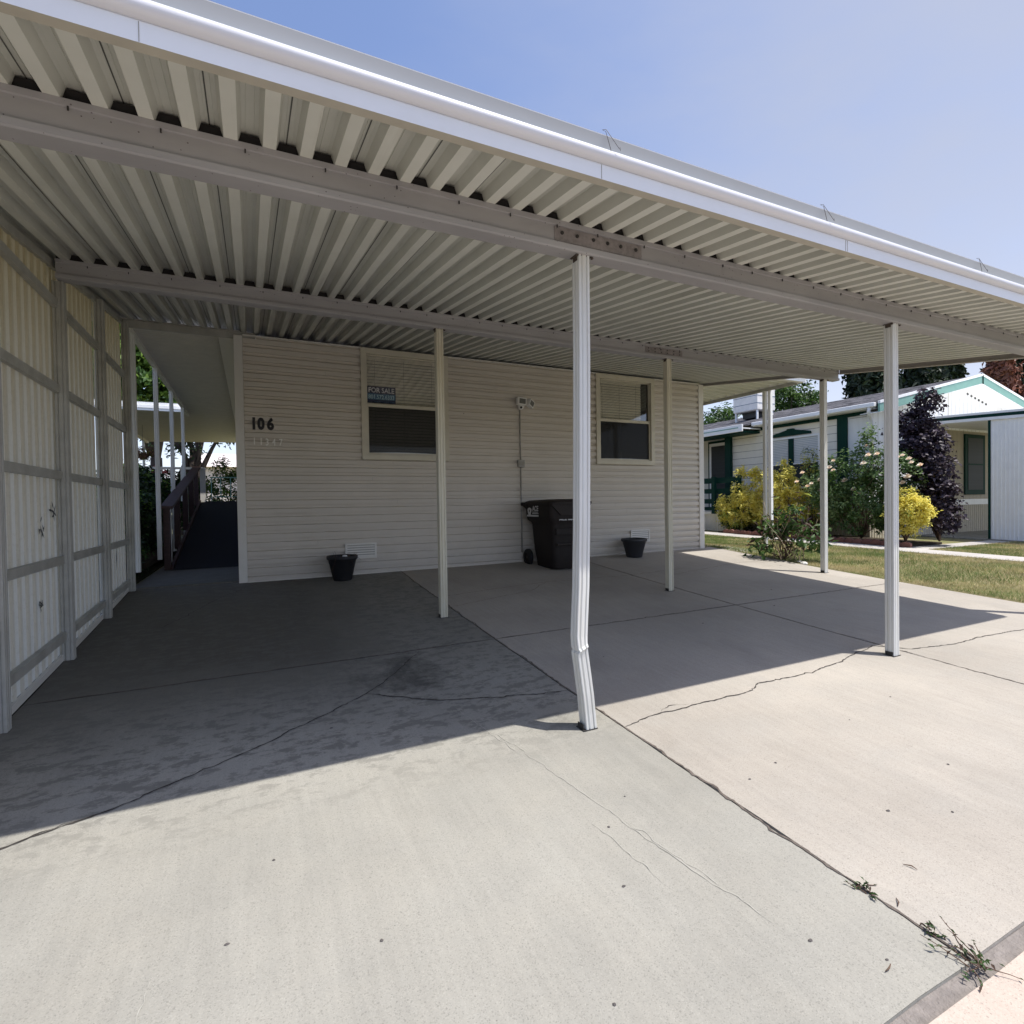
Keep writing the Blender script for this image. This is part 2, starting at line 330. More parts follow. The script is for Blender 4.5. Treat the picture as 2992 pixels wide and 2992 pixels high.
# ------------------------------------------------------------------ mesh builder
class MB:
    def __init__(s): s.v = []; s.f = []; s.m = []; s.sm = []
    def add(s, vs, fs, mi=0, smooth=False):
        o = len(s.v); s.v += [tuple(v) for v in vs]
        for f in fs: s.f.append([o+i for i in f]); s.m.append(mi); s.sm.append(smooth)
        return s
    def quad(s, a, b, c, d, mi=0): return s.add([a, b, c, d], [(0, 1, 2, 3)], mi)
    def box(s, x0, x1, y0, y1, z0, z1, mi=0, rot=0, ch=0):
        cx, cy = (x0+x1)/2, (y0+y1)/2
        if ch:
            hx, hy = (x1-x0)/2, (y1-y0)/2
            def ring(z, i): return [(-hx+i, -hy+ch*0+i, z), (hx-i, -hy+i, z), (hx-i, hy-i, z), (-hx+i, hy-i, z)]
            vs = ring(z0, ch)+ring(z0+ch, 0)+ring(z1-ch, 0)+ring(z1, ch)
            fs = [(3, 2, 1, 0), (12, 13, 14, 15)]
            for k in range(3):
                for i in range(4): fs.append((k*4+i, k*4+(i+1) % 4, k*4+4+(i+1) % 4, k*4+4+i))
            vs = [(cx+v[0], cy+v[1], v[2]) for v in vs]
        else:
            vs = [(x, y, z) for z in (z0, z1) for x, y in ((x0, y0), (x1, y0), (x1, y1), (x0, y1))]
            fs = [(3, 2, 1, 0), (4, 5, 6, 7), (0, 1, 5, 4), (1, 2, 6, 5), (2, 3, 7, 6), (3, 0, 4, 7)]
        if rot:
            c, n = math.cos(rot), math.sin(rot)
            vs = [(cx+(x-cx)*c-(y-cy)*n, cy+(x-cx)*n+(y-cy)*c, z) for x, y, z in vs]
        return s.add(vs, fs, mi)
    def sweep(s, prof, secs, mi=0, closed=True, cap=True, smooth=False):
        # prof: list of 2D points; secs: functions (u,v)->xyz
        n = len(prof); vs = []
        for fn in secs: vs += [fn(u, v) for u, v in prof]
        fs = []
        for k in range(len(secs)-1):
            for i in range(n if closed else n-1):
                j = (i+1) % n
                fs.append((k*n+i, k*n+j, (k+1)*n+j, (k+1)*n+i))
        if closed and cap:
            fs.append(tuple(range(n-1, -1, -1))); fs.append(tuple((len(secs)-1)*n+i for i in range(n)))
        return s.add(vs, fs, mi, smooth)
    def tube(s, pts, rad, n=8, mi=0, smooth=True, cap=True):
        pts = [Vector(p) for p in pts]
        if not isinstance(rad, (list, tuple)): rad = [rad]*len(pts)
        vs = []; up = Vector((.13, .27, .95))
        for i, p in enumerate(pts):
            d = (pts[min(i+1, len(pts)-1)]-pts[max(i-1, 0)]).normalized()
            a = d.cross(up)
            if a.length < .1: a = d.cross(Vector((1, 0, 0)))
            a.normalize(); b = d.cross(a)
            for k in range(n):
                t = 2*math.pi*k/n
                vs.append(p+(a*math.cos(t)+b*math.sin(t))*rad[i])
        fs = []
        for i in range(len(pts)-1):
            for k in range(n): fs.append((i*n+k, i*n+(k+1) % n, (i+1)*n+(k+1) % n, (i+1)*n+k))
        if cap: fs.append(tuple(range(n-1, -1, -1))); fs.append(tuple((len(pts)-1)*n+k for k in range(n)))
        return s.add(vs, fs, mi, smooth)
    def lathe(s, prof, c, n=28, mi=0, smooth=True):
        vs = []
        for r, z in prof:
            for k in range(n):
                t = 2*math.pi*k/n; vs.append((c[0]+r*math.cos(t), c[1]+r*math.sin(t), c[2]+z))
        fs = []
        for i in range(len(prof)-1):
            for k in range(n): fs.append((i*n+k, i*n+(k+1) % n, (i+1)*n+(k+1) % n, (i+1)*n+k))
        return s.add(vs, fs, mi, smooth)
    def disc(s, c, r, ax='y', n=12, mi=0, h=.004):
        # short cylinder facing -ax
        vs = []
        for d in (0, -h):
            for k in range(n):
                t = 2*math.pi*k/n; a, b = r*math.cos(t), r*math.sin(t)
                vs.append((c[0]+a, c[1]+d, c[2]+b) if ax == 'y' else (c[0]+d, c[1]+a, c[2]+b) if ax == 'x' else (c[0]+a, c[1]+b, c[2]-d))
        fs = [tuple(range(n)), tuple(range(2*n-1, n-1, -1))]+[(k, (k+1) % n, n+(k+1) % n, n+k) for k in range(n)]
        return s.add(vs, fs, mi)
    def poly_prism(s, pts2, fn, t0, t1, mi=0):
        n = len(pts2)
        vs = [fn(a, b, t0) for a, b in pts2]+[fn(a, b, t1) for a, b in pts2]
        fs = [tuple(range(n)), tuple(range(2*n-1, n-1, -1))]+[(i, (i+1) % n, n+(i+1) % n, n+i) for i in range(n)]
        return s.add(vs, fs, mi)
    def build(s, name, mats, parent=None, recalc=True, loc=None):
        off = Vector(loc) if loc is not None else (origin(parent) if parent else Vector((0, 0, 0)))
        me = bpy.data.meshes.new(name)
        vs = [(v[0]-off.x, v[1]-off.y, v[2]-off.z) for v in s.v]
        me.from_pydata(vs, [], s.f)
        if not isinstance(mats, (list, tuple)): mats = [mats]
        for m in mats: me.materials.append(M[m] if isinstance(m, str) else m)
        me.polygons.foreach_set('material_index', s.m)
        me.polygons.foreach_set('use_smooth', s.sm)
        if recalc and len(s.f) < 60000:
            bm = bmesh.new(); bm.from_mesh(me); bmesh.ops.recalc_face_normals(bm, faces=bm.faces); bm.to_mesh(me); bm.free()
        me.update()
        o = bpy.data.objects.new(name, me); COL.objects.link(o)
        if parent: o.parent = parent
        else: o.location = off
        return o
def origin(p):
    v = Vector((0, 0, 0))
    while p: v = v+p.location; p = p.parent
    return v
def tag(o, label=None, cat=None, group=None, kind=None):
    if label: o['label'] = label
    if cat: o['category'] = cat
    if group: o['group'] = group
    if kind: o['kind'] = kind
    return o
def thing(name, label, cat, loc, group=None):
    o = bpy.data.objects.new(name, None); COL.objects.link(o); o.location = loc; o.empty_display_size = .2
    return tag(o, label, cat, group)
def struct(o): o['kind'] = 'structure'; return o
def text_mesh(body, size, depth, fn, name, m, parent, bold=0.0, spacing=1.0, xs=1.0, shear=0):
    cu = bpy.data.curves.new(name, 'FONT'); cu.body = body; cu.size = size; cu.extrude = depth/2; cu.offset = bold
    cu.space_character = spacing; cu.resolution_u = 3; cu.shear = shear
    tmp = bpy.data.objects.new('tmp_text', cu); COL.objects.link(tmp)
    dg = bpy.context.evaluated_depsgraph_get(); dg.update()
    me = bpy.data.meshes.new_from_object(tmp.evaluated_get(dg))
    bpy.data.objects.remove(tmp); bpy.data.curves.remove(cu)
    off = origin(parent) if parent else Vector((0, 0, 0))
    for v in me.vertices:
        v.co = Vector(fn(v.co.x*xs, v.co.y, v.co.z))-off
    me.materials.clear(); me.materials.append(M[m])
    o = bpy.data.objects.new(name, me); COL.objects.link(o)
    if parent: o.parent = parent
    return o
def text_width(body, size, bold=0, spacing=1.0):
    cu = bpy.data.curves.new('t', 'FONT'); cu.body = body; cu.size = size; cu.offset = bold; cu.space_character = spacing
    t = bpy.data.objects.new('t', cu); COL.objects.link(t)
    bpy.context.evaluated_depsgraph_get().update()
    w = t.dimensions.x; bpy.data.objects.remove(t); bpy.data.curves.remove(cu); return w

# ------------------------------------------------------------------ ground and slabs
def axis(a): return sorted(set(round(x, 3) for x in a))
xs = axis(list(np.arange(-6, 18.01, .5))+[8.25, 8.27, -1.34]+[-400, -200, -100, -50, -25, -12, 25, 40, 70, 120, 220, 400])
ys = axis(list(np.arange(-2, 24.01, .5))+[.79]+[-400, -200, -100, -50, -25, -12, -6, 30, 45, 70, 120, 220, 400])
g = MB(); vs = []
for y in ys:
    for x in xs:
        z = T(x, y)
        if -1.6 < x <= 8.26 and y < 8.3: z -= .07
        if y < .6: z -= .07
        vs.append((x, y, z))
n = len(xs)
g.add(vs, [(j*n+i, j*n+i+1, (j+1)*n+i+1, (j+1)*n+i) for j in range(len(ys)-1) for i in range(n-1)], 0, True)
struct(g.build('ground', 'lawn'))
def slab(name, m, x0, x1, y0, y1, up=0.0, fn=G, thick=.09, step=.25, jag=0.004):
    nx = max(1, int((x1-x0)/step)); ny = max(1, int((y1-y0)/step))
    vs = []; fs = []
    def px(i): return x0+(x1-x0)*i/nx
    def py(j): return y0+(y1-y0)*j/ny
    for j in range(ny+1):
        for i in range(nx+1):
            x, y = px(i), py(j); z = fn(x, y)+up
            if i in (0, nx): x += random.uniform(-jag, jag)
            if j in (0, ny): y += random.uniform(-jag, jag)
            vs.append((x, y, z))
    for j in range(ny):
        for i in range(nx): a = j*(nx+1)+i; fs.append((a, a+1, a+nx+2, a+nx+1))
    b = MB(); b.add(vs, fs, 0, True)
    ring = [j*0+i for i in range(nx+1)]+[j*(nx+1)+nx for j in range(1, ny+1)]+[ny*(nx+1)+i for i in range(nx-1, -1, -1)]+[j*(nx+1) for j in range(ny-1, 0, -1)]
    top = [vs[k] for k in ring]; bot = [(x, y, z-thick) for x, y, z in top]; k = len(ring)
    ch = [(x, y, z-.001) for x, y, z in top]
    b.add(ch+bot, [(i, (i+1) % k, k+(i+1) % k, k+i) for i in range(k)])
    return struct(b.build(name, m, recalc=False))
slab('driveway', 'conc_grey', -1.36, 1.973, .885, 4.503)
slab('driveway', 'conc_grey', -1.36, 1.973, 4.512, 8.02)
slab('driveway', 'conc_beige', 1.987, 5.012, .885, 4.50)
slab('driveway', 'conc_beige', 1.984, 5.012, 4.510, 8.02)
slab('driveway', 'conc_beige', 5.022, 8.22, .885, 4.502)
slab('driveway', 'conc_beige', 5.022, 8.22, 4.512, 8.02)
slab('driveway', 'conc_pink', -9, 14, -2.2, .835, step=.5, jag=.006)
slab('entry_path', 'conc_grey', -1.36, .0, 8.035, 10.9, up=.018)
def poly_sheet(name, m, pts, up, fn=T, thick=.08):
    b = MB(); k = len(pts)
    top = [(x, y, fn(x, y)+up) for x, y in pts]
    b.add(top, [tuple(range(k))]); b.add(top+[(x, y, z-thick) for x, y, z in top], [(i, (i+1) % k, k+(i+1) % k, k+i) for i in range(k)])
    return struct(b.build(name, m))
slab('side_path', 'conc_beige', 8.228, 8.78, 6.3, 16, up=.0, fn=lambda x, y: G(8.2, y))
# filler strip and base dirt in the joints
slab('joint_filler', 'patch', -9, 14, .826, .888, up=-.012, thick=.03, step=.2)
slab('street', 'asphalt', -30, 40, -40, -2.25, up=-.01, step=4)
# dirt bed under the slabs shows in the open joints
slab('joint_dirt', 'dirt', -1.3, 8.2, .9, 8.0, up=-.022, thick=.02, step=.5)

def crack(pts, w, seed, name='crack', m='crack'):
    rnd = random.Random(seed); b = MB()
    P = [Vector((x, y, 0)) for x, y in pts]; L = []
    for a, c in zip(P[:-1], P[1:]):
        d = (c-a); nn = max(2, int(d.length/.022)); pr = Vector((-d.y, d.x, 0)).normalized()
        off = 0
        for i in range(nn):
            off = off*.75+rnd.gauss(0, .006); L.append(a+d*(i/nn)+pr*off*math.sin(math.pi*min(1, (i+.5)/nn)))
    L.append(P[-1]); prev = None
    for i, p in enumerate(L):
        d = (L[min(i+1, len(L)-1)]-L[max(i-1, 0)]); pr = Vector((-d.y, d.x, 0)).normalized()
        ww = w*rnd.uniform(.35, 1.3)*(1 if 2 < i < len(L)-3 else .4)
        a, c = p+pr*ww/2, p-pr*ww/2
        cur = ((a.x, a.y, G(a.x, a.y)+.0035), (c.x, c.y, G(c.x, c.y)+.0035))
        if prev: b.quad(prev[0], cur[0], cur[1], prev[1])
        prev = cur
    return struct(b.build(name, m))
crack([(-1.33, 2.7), (-.936, 2.833), (-.784, 2.893), (-.594, 2.953), (-.364, 3.085), (-.039, 3.263), (.344, 3.525), (.678, 3.763), (.922, 4.024), (1.249, 4.45)], .009, 1)
crack([(-1.1, 2.79), (-.9, 2.85), (-.78, 2.905), (-.66, 2.93), (-.55, 2.985)], .006, 11)
crack([(.678, 3.763), (.896, 3.609), (1.106, 3.451), (1.342, 3.378), (1.625, 3.307), (1.968, 3.228)], .012, 2)
crack([(1.99, 2.616), (2.326, 2.676), (2.692, 2.68), (3.051, 2.67), (3.282, 2.755), (3.647, 2.73), (4.141, 2.771), (4.438, 2.833), (4.932, 2.93), (5.147, 2.727), (5.646, 2.646), (6.22, 2.657), (6.812, 2.604), (7.6, 2.58)], .010, 3)
crack([(2.33, 2.69), (2.43, 2.735), (2.55, 2.70)], .006, 13)
crack([(2.0, 6.22), (2.67, 6.351), (3.58, 6.467), (4.85, 6.398), (6.1, 6.5)], .006, 4)
crack([(2.0, 5.75), (2.5, 5.9), (3.2, 6.1), (3.6, 6.45)], .005, 5)
crack([(.1, 7.9), (-.35, 7.2), (-.8, 6.1)], .006, 6)
crack([(5.5, 6.15), (6.4, 6.35), (7.3, 6.55), (8.0, 6.5)], .005, 8)
crack([(1.979, .9), (1.981, 2.6), (1.979, 4.5), (1.98, 6.2), (1.979, 7.98)], .013, 21, 'joint_crack', 'jdirt')
crack([(5.017, .9), (5.017, 4.5), (5.017, 7.98)], .011, 22, 'joint_crack', 'jdirt')
crack([(-1.3, 4.508), (.4, 4.507), (1.97, 4.508)], .014, 23, 'joint_crack', 'jdirt')
crack([(1.99, 4.506), (5.0, 4.506), (8.2, 4.507)], .011, 24, 'joint_crack', 'jdirt')
for k_, (a_, c_) in enumerate([((-.30, 1.90), (-.44, 1.15)), ((-.44, 1.72), (-.50, 1.3)), ((1.25, 2.9), (1.55, 1.25)), ((1.3, 1.95), (1.34, 1.55)), ((1.44, 1.9), (1.52, 1.42)), ((1.16, 3.3), (1.28, 2.6))]):
    crack([a_, ((a_[0]+c_[0])/2, (a_[1]+c_[1])/2), c_], .003, 60+k_, 'scratch', 'scratch')
# sidewalk on the neighbour's side with its branch
def NT(x, y): return Nn(y)
slab('sidewalk', 'conc_walk', 10.98, 11.72, -8, 20, up=.015, fn=NT, step=.6)
slab('sidewalk', 'conc_walk', 11.73, 15.2, 5.95, 6.35, up=.013, fn=NT, step=.5)
slab('planting_bed', 'soil', 11.80, 13.2, 6.4, 11.2, up=.05, fn=NT, step=.4)
slab('planting_bed', 'soil', -3.4, -1.42, 8.1, 15.6, up=.21, fn=G, step=.4)
slab('bounce_cut_ground', 'dark_ground', -9, -1.40, .9, 24, up=.02, fn=G, step=.6)  # added dark sheet, cuts light bounced up into the left passage
slab('neighbour_parking', 'conc_grey', 15.05, 20.5, 3.0, 7.9, up=.03, fn=NT, step=.6)

# ------------------------------------------------------------------ carport
RS = .1333
def RZ(y): return 2.2509+RS*y
XE = 8.209
cp = thing('carport', 'long white metal carport with ribbed roof over the concrete driveway, one front post buckled', 'carport', (3.4, 5.3, -.17))
# roof pans
p = .1535; x0r = .106-p*20
prof = []
k = 0
xr = x0r
edge = []
while xr < XE+.0:
    edge += [(xr-.027, 0), (xr+.027, 0), (xr+.043, .054), (xr+.060, .058), (xr+.0615, .055), (xr+.092, .055), (xr+.0935, .058), (xr+.1105, .054)]
    xr += p
edge = [e for e in edge if e[0] <= XE-.005]
b = MB()
secs = [lambda u, v, y=y: (u, y, RZ(y)+v) for y in (2.178, 2.62, 3.5, 4.4, 5.3, 6.2, 7.1, 8.02, 8.6)]
b.sweep(edge, secs, 0, closed=False)
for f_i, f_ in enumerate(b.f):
    if (f_[0] % len(edge)) % 8 == 0: b.m[f_i] = 2  # low flats take the lightened copy, painted-in light
# lapped seams every second rib
xr = x0r; k = 0
while xr < XE-.1:
    if k % 2 == 0:
        xs_ = xr+.070
        for ya, yb in ((2.2, 5.31), (5.31, 8.4)):
            b.add([(xs_, ya, RZ(ya)+.0530), (xs_+.0055, ya, RZ(ya)+.0530), (xs_+.0055, yb, RZ(yb)+.0530), (xs_, yb, RZ(yb)+.0530)], [(0, 1, 2, 3)], 1)
    xr += p; k += 1
b.build('roof_panel', ['roof', 'seam', 'roofrib_lit'], cp, recalc=False)

def beam_profile(depth, fl):
    # (y outwards to the viewer negative, z up), z=0 at the bottom
    d = depth
    return [(-.05, 0), (.05, 0), (.05, d), (-.050, d), (-.050, d-.026), (-.042, d-.030), (-.042, .040), (-.060, .034), (-.060, .006)]
def beam(name, y, zb, ztop, x0, x1, splice, rows, sx0, sx1, label):
    b = MB(); d = ztop-zb
    b.sweep(beam_profile(d, .03), [lambda u, v, x=x: (x, y+u, zb+v) for x in np.linspace(x0, x1, 12)], 0)
    o = b.build(name, ['beam'], cp); o['label'] = label
    # clip slots along the upper lip
    xx = x0+.2; k_ = 0
    while xx < x1-.1:
        zz = zb+d-.032
        if xx > -1.2:
            s = MB(); s.box(xx, xx+.006, y-.0512, y-.046, zz-.012, zz+.004); s.build('clip', 'bolt', o)
        xx += random.uniform(.26, .36)
    q = MB(); q.box(x0, x1, y-.030, y+.03, zb+d+.0005, zb+d+.049); q.build('gap_shade_strip', 'gap_dark', o)  # added dark strip, stands in for shade and soot between ribs and beam
    q = MB(); q.box(sx0, sx1, y-.0465, y-.043, zb+.043, zb+d-.035, 0); q.build('splice_plate', 'plate', o)
    for r in range(rows):
        zz = zb+.043+(d-.078)*((r+.5)/rows if rows > 1 else .60)
        for i in range(6):
            xx = sx0+.05+(sx1-sx0-.1)*i/5+random.uniform(-.006, .006)
            q = MB(); q.disc((xx, y-.0462, zz), .0105 if rows == 1 else .0075, 'y', 10, 0, .006); q.build('bolt', 'bolt', o)
    return o
b1 = beam('beam', 2.7105, 2.4455, RZ(2.66), -4.2, XE-.02, 'a', 1, 1.575, 2.19, 'front beam, larger in view, with one row of six bolts')
b2 = beam('beam', 5.395, 2.8124, RZ(5.345), -1.335, XE-.02, 'b', 2, 4.44, 5.04, 'rear beam with two rows of small bolts')

# fluted square post profile
def post_profile(h=.038, gw=.007, gd=.008):
    pts = []
    side = [(-h+.004, -h), (-.022, -h), (-.018, -h+gd), (-.010, -h), (.010, -h), (.018, -h+gd), (.022, -h), (h-.004, -h)]
    for k in range(4):
        c, s_ = [(1, 0), (0, 1), (-1, 0), (0, -1)][k]
        for x, y in side: pts.append((x*c-y*s_, x*s_+y*c))
    return pts
PP = post_profile()
def post(parent, x, y, zb, zt, m='post', path=None, name='post', scale=1.0, brackets=True):
    b = MB()
    if path is None: path = [(zb, 0, 0, 1), (zt, 0, 0, 1)]
    b.sweep([(u*scale, v*scale) for u, v in PP], [lambda u, v, q=q: (x+q[1]+u*q[3], y+q[2]+v*(2-q[3] if q[3] < 1 else 1), q[0]+(q[4]*u if len(q) > 4 else 0)) for q in path], 0)
    o = b.build(name, m, parent)
    if brackets:
        c = MB()
        c.box(x-.052, x+.052, y-.035, y+.035, zt-.004, zt+.0, 0)
        for sx in (-1, 1):
            c.box(x+sx*.0395-.0015, x+sx*.0395+.0015, y-.022, y+.022, zt-.030, zt-.005, 0)
            c.disc((x+sx*.052, y-.034, zt-.012), .007, 'y', 8, 0, .012)
        c.build('bracket', 'rust', o)
        c = MB(); c.box(x-.050, x+.050, y-.043, y+.043, zb+.001, zb+.004, 0)
        for sx in (-1, 1): c.box(x+sx*.0425-.0015, x+sx*.0425+.0015, y-.03, y+.03, zb+.004, zb+.035, 0)
        c.build('base_plate', 'bolt', o)
    return o
# the buckled one
zb, zt = G(1.778, 2.71), 2.4455
path = []
for z, dx, dy, w in [(0, .012, 0, 1), (.10, .002, 0, 1), (.20, -.010, -.004, 1), (.33, -.030, -.008, 1.0), (.44, -.048, -.012, .98), (.475, -.054, -.013, .90), (.490, -.050, -.018, .80), (.505, -.054, -.012, .88), (.56, -.054, -.010, .98), (.68, -.046, -.008, 1), (.85, -.034, -.006, 1), (1.2, -.021, -.003, 1), (1.7, -.010, 0, 1), (2.2, -.003, 0, 1)]:
    path.append((zb+z, dx, dy, w, (.35 if .45 < z < .52 else 0)))
path.append((zt, 0, 0, 1, 0))
o = post(cp, 1.778, 2.7105, zb, zt, 'post', path); o['label'] = 'white front post buckled and kinked near its base'
post(cp, 4.8316, 2.7105, G(4.83, 2.71), 2.4455, 'post')
post(cp, 7.886, 2.7105, G(7.886, 2.71), 2.4455, 'post')
for i, x in enumerate((1.783, 4.8287, 7.886)):
    o = post(cp, x, 5.395, G(x, 5.395), 2.8124, 'postold' if i < 2 else 'post')
# gutter fascia (profile in y,z)
yf, zf0 = 2.15, 2.541
fp = [(.047, 0.000), (0, 0), (0, .070), (.006, .076)]+[(-.006+.029*math.cos(t), .108+.029*math.sin(t)) for t in [R(a) for a in (-85, -105, -125, -145, -165, 175, 155, 135, 115, 95, 80)]]+[(.002, .138), (.003, .141), (-.017, .197), (-.018, .200), (-.012, .202), (.016, .142), (.052, .075), (.047, .012)]
b = MB(); XS = (-4.4, 1.533, 3.365, XE+.012)
b.sweep(fp, [lambda u, v, x=x: (x, yf+u, zf0+v) for x in (XS[0], -1, 1, 2.5, 4, 6, XS[3])], 0)
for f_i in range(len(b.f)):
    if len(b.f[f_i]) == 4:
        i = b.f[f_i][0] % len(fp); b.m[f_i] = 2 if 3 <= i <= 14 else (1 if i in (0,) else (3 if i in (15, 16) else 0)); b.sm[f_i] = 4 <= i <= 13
fo = b.build('gutter', ['fascia', 'fascia_tan', 'bead', 'edge_shade'], cp)
for xj in (-.302, 1.533, 3.363, 3.38, 6.2):
    b = MB(); b.box(xj, xj+.0022, yf-.0015, yf+.004, zf0+.002, zf0+.068); b.build('joint_line', 'groove', fo)
# end trims along the open right edge, stepped at the rear beam
b = MB()
b.sweep([(0, -.055), (.014, -.055), (.014, .075), (0, .075), (0, .06), (-.035, .058), (-.035, .052), (0, .05), (0, -.04), (-.03, -.042), (-.03, -.052)],
        [lambda u, v, y=y: (XE+u, y, RZ(y)+v) for y in (2.2, 5.35)], 0)
b.build('end_trim', 'endtrim', cp)
b = MB()
b.sweep([(0, -.050), (.012, -.050), (.012, .075), (0, .075), (0, -.035), (-.03, -.037), (-.03, -.047)],
        [lambda u, v, y=y: (XE+u, y, RZ(y)+v) for y in (5.36, 8.6)], 0)
b.build('end_trim', 'endtrim', cp)
b = MB(); b.box(-1.36, .09, 7.985, 8.015, 3.222, RZ(8)-.004)
b.build('header_trim', 'girt', cp)
b = MB(); b.sweep([(0, 0), (.03, 0), (.03, .06), (0, .06)], [lambda u, v, y=y: (-1.39+u, y, RZ(y)-.062+v) for y in (2.75, 8.3)], 0)
b.build('edge_angle', 'girt', cp)

# wire hooks hung over the gutter's back edge
hk = ['bent wire hook over the gutter nearest the middle of the eave', 'bent wire hook over the gutter just left of the fascia joint', 'small bent wire hook at the far right end of the gutter']
for i, x in enumerate((1.547, 3.123, 4.891)):
    b = MB(); zt_ = zf0+.205
    b.tube([(x+.022, yf-.030, zf0+.126), (x-.004, yf-.026, zt_+.005), (x-.012, yf-.012, zt_+.02), (x+.004, yf-.018, zt_+.022), (x+.058, yf-.044, zf0+.138), (x+.066, yf-.044, zf0+.128), (x+.060, yf-.048, zf0+.142)], .0015, 6)
    o = b.build('wire_hook', 'wire', loc=(x, yf, zt_)); tag(o, hk[i], 'hook', 'wire hooks on the gutter')

# ------------------------------------------------------------------ left side wall
sw = thing('side_wall', 'tall ribbed translucent side wall of yellowed panels on grey posts and rails, left of the driveway', 'wall', (-1.4, 5.5, -.2))
XW = -1.395
py_ = [2.80, 4.115, 5.43, 6.72, 7.97]
names_holes = [(5.02, .86, .05), (5.27, .99, .06), (4.97, .33, .045)]
for j in range(4):
    y0, y1 = py_[j]+.0, py_[j+1]+.002
    b = MB(); yy = y0; pr = []
    while yy < y1:
        pr += [(yy, 0), (yy+.082, 0), (yy+.086, .013), (yy+.110, .015), (yy+.118, 0)]; yy += .136
    pr = [q for q in pr if q[0] <= y1]
    zlo = [lambda y: G(-1.4, y)+.05, lambda y: RZ(y)-.02]
    b.sweep(pr, [lambda u, v: (XW+v, u, G(-1.4, u)+.045), lambda u, v: (XW+v, u, (G(-1.4, u)+RZ(u))/2), lambda u, v: (XW+v, u, RZ(u)-.015)], 0, closed=False)
    for f_i, f_ in enumerate(b.f):
        if (f_[0] % len(pr)) % 5 in (1, 2, 3): b.m[f_i] = 1
    b.build('wall_panel', ['panel', 'panelrib'], sw, recalc=False)
for y in py_:
    zt_ = RZ(y)-.04 if abs(y-5.43) > .1 else 2.8124-.006
    post(sw, -1.337, y, G(-1.337, y), zt_, 'girt', name='post', brackets=False)
for zc in (2.627, 1.96, 1.28, .612, .012):
    for j in range(4):
        y0, y1 = py_[j]+.04, py_[j+1]-.04
        zs = [zc+(-.0 if zc > .1 else (G(-1.337, y0)-G(-1.337, 5.45))*.55), zc+(0 if zc > .1 else (G(-1.337, y1)-G(-1.337, 5.45))*.55)]
        if zc > 2.5 and j == 0: continue
        b = MB(); b.sweep([(-.03, -.032), (.006, -.032), (.006, .032), (-.03, .032)], [lambda u, v, y=y, z=z: (-1.345+u, y, z+v) for y, z in ((y0, zs[0]), (y1, zs[1]))], 0)
        b.build('rail', 'girt', sw)
b = MB()
for j in range(4):
    ya, yb = py_[j]+.04, py_[j+1]-.04
    b.sweep([(0, 0), (.02, 0), (.02, .05), (0, .05)], [lambda u, v, y=y: (-1.383+u, y, G(-1.4, y)+.005+v) for y in np.linspace(ya, yb, 5)], 0)
b.build('sill_strip', 'trimw', sw)
b = MB(); rnd = random.Random(3)
for (y, z, r) in names_holes:
    for q in range(9):
        a = rnd.uniform(0, math.pi); cy, cz = y+rnd.gauss(0, r*.5), z+rnd.gauss(0, r*.5); l, w = r*rnd.uniform(.4, .9), r*.16
        d = (math.cos(a), math.sin(a)); e = (-d[1], d[0]); xx = XW+.0165+q*.0004
        b.add([(xx, cy-d[0]*l, cz-d[1]*l), (xx, cy+e[0]*w, cz+e[1]*w), (xx, cy+d[0]*l, cz+d[1]*l), (xx, cy-e[0]*w, cz-e[1]*w)], [(0, 1, 2, 3)])
for (y, z, h) in [(7.42, .45, .13)]:
    b.add([(XW+.0165, y-.015, z-h), (XW+.0165, y+.018, z), (XW+.0165, y+.004, z+h), (XW+.0165, y-.02, z+.02)], [(0, 1, 2, 3)])
b.build('broken_hole', 'bolt', sw, recalc=False)

# ------------------------------------------------------------------ the mobile home
hm = thing('mobile_home', 'beige vinyl sided mobile home under the carport with two white framed windows', 'house', (4, 8, 0))
WIN = [(1.452, 2.767, 1.668, 3.277), (5.500, 6.800, 1.674, 3.273)]
CO = 3.27/29
b = MB()
def siding_rows(mb, fn, u0, u1, nrow, holes, seed):
    rnd = random.Random(seed)
    for r in range(nrow):
        z0 = r*CO
        segs = [(u0, u1)]
        for (a, c, zl, zh) in holes:
            if z0+CO*.5 > zl+.02 and z0+CO*.5 < zh-.02:
                segs = [t for s0, s1 in segs for t in ((s0, min(s1, a+.045)), (max(s0, c-.045), s1)) if t[1]-t[0] > .01]
        pr = [(-.002, z0), (-.0325, z0+.0005), (-.0335, z0+.004), (-.034, z0+CO*.53), (-.032, z0+CO*.57), (-.006, z0+CO*.64), (-.001, z0+CO*.70), (-.001, z0+CO)]
        for s0, s1 in segs:
            nn = max(1, int((s1-s0)/.5)); us = np.linspace(s0, s1, nn+1)
            mb.sweep(pr, [lambda u, v, q=q: fn(q, u+.0008*math.sin(q*3.1+r), v) for q in us], 0, closed=False)
        # lap joints
        for _ in range(1):
            uj = rnd.uniform(u0+.4, u1-.4)
            if all(not (a-.05 < uj < c+.05 and zl < z0+CO/2 < zh) for a, c, zl, zh in holes):
                q0 = fn(uj, -.0343, z0+.004); q1 = fn(uj+.002, -.0343, z0+.004); q2 = fn(uj+.002, -.0345, z0+CO*.52); q3 = fn(uj, -.0345, z0+CO*.52)
                mb.quad(q0, q1, q2, q3, 1)
siding_rows(b, lambda u, o_, z: (u, 8+o_, z+.012), -.06, 7.99, 29, WIN, 4)
b.build('siding', ['siding', 'groove'], hm, recalc=False)
b = MB()
siding_rows(b, lambda u, o_, z: (-.06+o_, u, z+.012), 8.02, 20, 29, [], 5)
b.build('siding', ['siding', 'groove'], hm, recalc=False)
b = MB(); 
siding_rows(b, lambda u, o_, z: (8.0-o_, u, z+.012), 8.02, 20, 29, [], 6)
